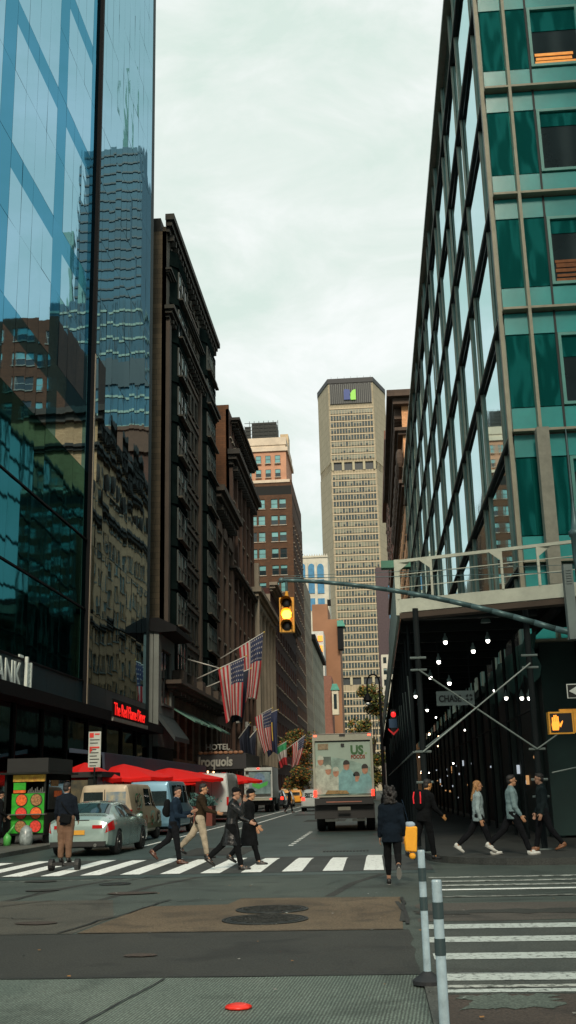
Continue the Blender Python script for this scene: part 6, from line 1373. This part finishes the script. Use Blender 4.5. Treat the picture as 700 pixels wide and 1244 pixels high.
navy, blackc, brownj, beigep = fm('cloth_navy', (.009, .02, .036)), fm('cloth_black', (.005, .006, .007)), fm('cloth_brown', (.026, .018, .01)), fm('cloth_beige', (.36, .31, .23)); tanp = fm('cloth_tan_brown', (.16, .095, .062)); greyt = fm('cloth_grey_teal', (.17, .25, .26)); palet = fm('cloth_pale_grey_blue', (.27, .35, .36)); leather = M('leather_black', (.006, .007, .008), .35, var=.2, scale=9, bump=.4, bscale=40)
shb, shw_, shn, shbw = M('shoe_black', (.012, .012, .012), .4), M('shoe_white', (.6, .62, .58), .6), M('shoe_brown', (.07, .025, .015), .4), M('shoe_black_white', (.015, .015, .015), .5); darkp = fm('cloth_dark_trousers', (.007, .008, .01)); whc = M('shirt_pale', (.25, .32, .38), .8)
EAST = -math.pi / 2
def strap_bag(t, i):
    T, h = i['T'], i['h']; pts = [T(-.09 * h, .02 * h, .29 * h), T(-.03 * h, -.095 * h, .2 * h), T(.05 * h, -.1 * h, .1 * h), T(.1 * h, -.08 * h, .04 * h)]; MB().path(pts, .014, 6).build('bag_strap', blackc, t)
t, i = person('person seen from behind on a two wheeled board, dark jacket and brown trousers', (-7.12, 24.5, .19), 0, 1.74, [(.03, .06), (-.02, .04)], [(.1, .5, .16), (.1, .7, .16)], fm('cloth_blue_black', (.007, .011, .018)), tanp, shb, baggy=1.2, headyaw=-.3, extra=strap_bag, collar=whc)
b = MB(); T_ = i['T']; c = T_(.04, -.17, .02); b.box(-.13, .13, -.05, .05, -.1, .1); o = b.build('crossbody_bag', blackc); o.location = world_of(t, c); o.rotation_euler = (0, .2, 0); tag(o, 'black cross body bag hanging at the lower back of the board rider', 'bag')
md = o.modifiers.new('bev', 'BEVEL'); md.width = .03; md.segments = 3
t = thing('balance_board', 'black two wheeled balance board under the rider on the crosswalk', 'balance board')
b = MB(); b.box(-.26, -.03, -.1, .1, .1, .17); b.box(.03, .26, -.1, .1, .1, .17); b.tube((-.05, 0, .12), (.05, 0, .12), .04); b.build('foot_pad', blackp, t)
for s_ in (-1, 1): wheel(t, s_ * .3, 0, .105, .07, s_); MB().lathe((s_ * .3 - .05, 0, .12), [(.13, 0), (.135, .05), (.13, .1)], 14, axis=0).build('mudguard', blackp, t)
place(t, (-7.12, 24.5, .012))
p1, i1 = person('person in dark blue jacket, pale collar and brown shoes, leftmost of the group crossing', gnd(212, 1050) + Vector((0, 0, .012)), EAST, 1.78, [(-.42, .55), (.18, .05)], [(.35, 1.5, .12), (.2, 1.3, .12)], navy, darkp, shn, headyaw=-.75, lean=.07, toes=(.75, 0), collar=whc)
bp_ = thing('backpack', 'black backpack on the back of the man in the dark blue jacket', 'backpack')
bb = MB(); bb.ell((0, 0, 0), (.15, .1, .23), 12, 8); bb.ell((0, -.05, -.07), (.11, .08, .12), 10, 8); remesh(bb, 'pack', blackc, bp_, .02, .004, 2); place(bp_, world_of(p1, i1['T'](0, -.2, .33)), EAST)
person('person in a brown jacket and pale beige trousers striding with one hand forward', gnd(244, 1043) + Vector((0, 0, .012)), EAST, 1.86, [(-.55, .25), (.22, .05)], [(-.25, .35, .15), (.55, .75, .1)], brownj, beigep, shb, skinm=skin2, lean=.06, toes=(.45, 0), headyaw=.05, baggy=1.1)
p3, i3 = person('person in long black leather coat and cap holding a phone to the ear', gnd(282, 1057) + Vector((0, 0, .012)), EAST, 1.74, [(-.5, .35), (.3, .1)], [(.3, .9, .15), (.9, 2.05, .35)], leather, blackc, shb, coat=(.26, .03), cap=blackc, lean=.12, toes=(.6, 0), headyaw=-.35, baggy=1.05)
ph = MB(); ph.box(-.036, .036, -.005, .005, -.07, .07); w_ = world_of(p3, i3['aj'][1][2] + i3['aj'][1][3] * .08); o = ph.build('phone', blackp); o.location = w_; o.rotation_euler = (.3, .3, 0); tag(o, 'dark phone held to the ear by the person in the leather coat', 'phone')
person('person in a long black cloth coat and cap walking just behind the phone caller', gnd(303, 1051) + Vector((0, 0, .012)), EAST, 1.70, [(-.4, .4), (.3, .05)], [(.05, .4, .1), (.15, .6, .1)], blackc, blackc, shb, coat=(.3, .035), cap=blackc, lean=.05, toes=(.5, 0), skinm=skin2)
wm, iw = person('person with thick curly dark hair, navy jacket and black skirt walking away', gnd(479, 1075) + Vector((0, 0, .004)), 0, 1.66, [(.2, .1), (-.2, 1.0)], [(.05, .25, .14), (-.1, .5, .16)], fm('cloth_deep_navy', (.005, .010, .017)), blackc, shbw, hair='curly', female=True, toes=(0, .9), bare_ankle=True, baggy=.92, coat=(.13, .012))
t = thing('yellow_bag', 'yellow orange tote bag with a pale blue top hanging beside the curly haired walker', 'bag')
b = MB(); b.prism([(-.1, -.42), (.1, -.44), (.13, .0), (-.13, .0)], 1, -.05, .05); o = b.build('bag_body', M('bag_yellow', (.95, .42, .02), .6, var=.12, scale=6, bump=.3, bscale=25), t); o.modifiers.new('bev', 'BEVEL').width = .02
MB().ell((0, 0, .03), (.1, .05, .06), 10, 6).build('bag_top', M('bag_pale_blue', (.35, .45, .55), .6), t, True); MB().path([(-.02, 0, .06), (-.1, 0, .4), (-.12, .02, .46)], .008, 5).build('strap', navy, t); MB().ell((.02, 0, -.5), (.06, .03, .06), 8, 6).build('tassel', MATS['bag_yellow'], t, True)
c = atY(498, 1004, 19.55); place(t, c)
p7, i7 = person('person in black with red striped backpack, stepping onto the corner kerb', (1.02, 24.3, .1), R(-55), 1.74, [(-.3, .4), (.25, .1)], [(.1, .4, .1), (.3, .6, .1)], blackc, blackc, shb, skinm=M('skin_orange', (.5, .24, .08), .5, var=.1, scale=8), lean=.2, toes=(.4, 0))  # orange skin colour for this person only
bp_ = thing('backpack', 'black backpack with bright red stripes at the corner kerb', 'backpack'); bb = MB(); bb.ell((0, 0, 0), (.15, .11, .24), 12, 8); remesh(bb, 'pack', blackc, bp_, .02, .004, 2)
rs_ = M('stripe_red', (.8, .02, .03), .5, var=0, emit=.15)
for x in (-.07, .07): MB().path([(x, -.1, .17), (x * 1.2, -.135, .05), (x * 1.1, -.13, -.08)], .014, 6).build('stripe', rs_, bp_)
place(bp_, world_of(p7, i7['T'](.02, -.19, .33)), R(-55)); bp_.rotation_euler = (0, 0, R(-20))
c = gnd(585, 1046); person('person with long blonde hair, pale grey blue sweater and white sneakers', (c.x, c.y, .13), EAST, 1.66, [(-.5, .35), (.4, .15)], [(.05, .25, .1), (-.1, .35, .1)], palet, darkp, shw_, hairm=hairl, hair='long', female=True, toes=(.6, -.15), skinm=skin2)
c = gnd(627, 1046); person('person with short dark hair, grey teal sweater and white sneakers', (c.x, c.y, .13), EAST, 1.78, [(-.55, .3), (.42, .1)], [(-.1, .3, .12), (.1, .45, .1)], greyt, darkp, shw_, toes=(.55, -.1), skinm=skin2, headpitch=-.1)
c = gnd(669, 1043); person('shadowy person in dark clothes with brown shoes at the right edge under the shed', (c.x, c.y + .6, .13), R(90), 1.78, [(-.3, .35), (.25, .05)], [(0, .3, .1), (.1, .3, .1)], fm('cloth_shadow', (.012, .02, .022)), darkp, M('shoe_tan', (.2, .08, .03), .5), toes=(.35, 0))
person('person in dark clothes crossing the street far off in front of the taxis', (gnd(358, 986).x, 80, .008), EAST, 1.75, [(-.3, .3), (.3, .1)], [(0, .3, .1), (.1, .3, .1)], blackc, darkp, shb, toes=(.35, 0))
person('food cart seller in dark clothes standing at the left edge of the cart', (-12.2, 34.4, .13), R(-60), 1.7, [(.05, .05), (-.02, .02)], [(0, .6, .1), (.1, .8, .1)], blackc, darkp, shb, cap=blackc)
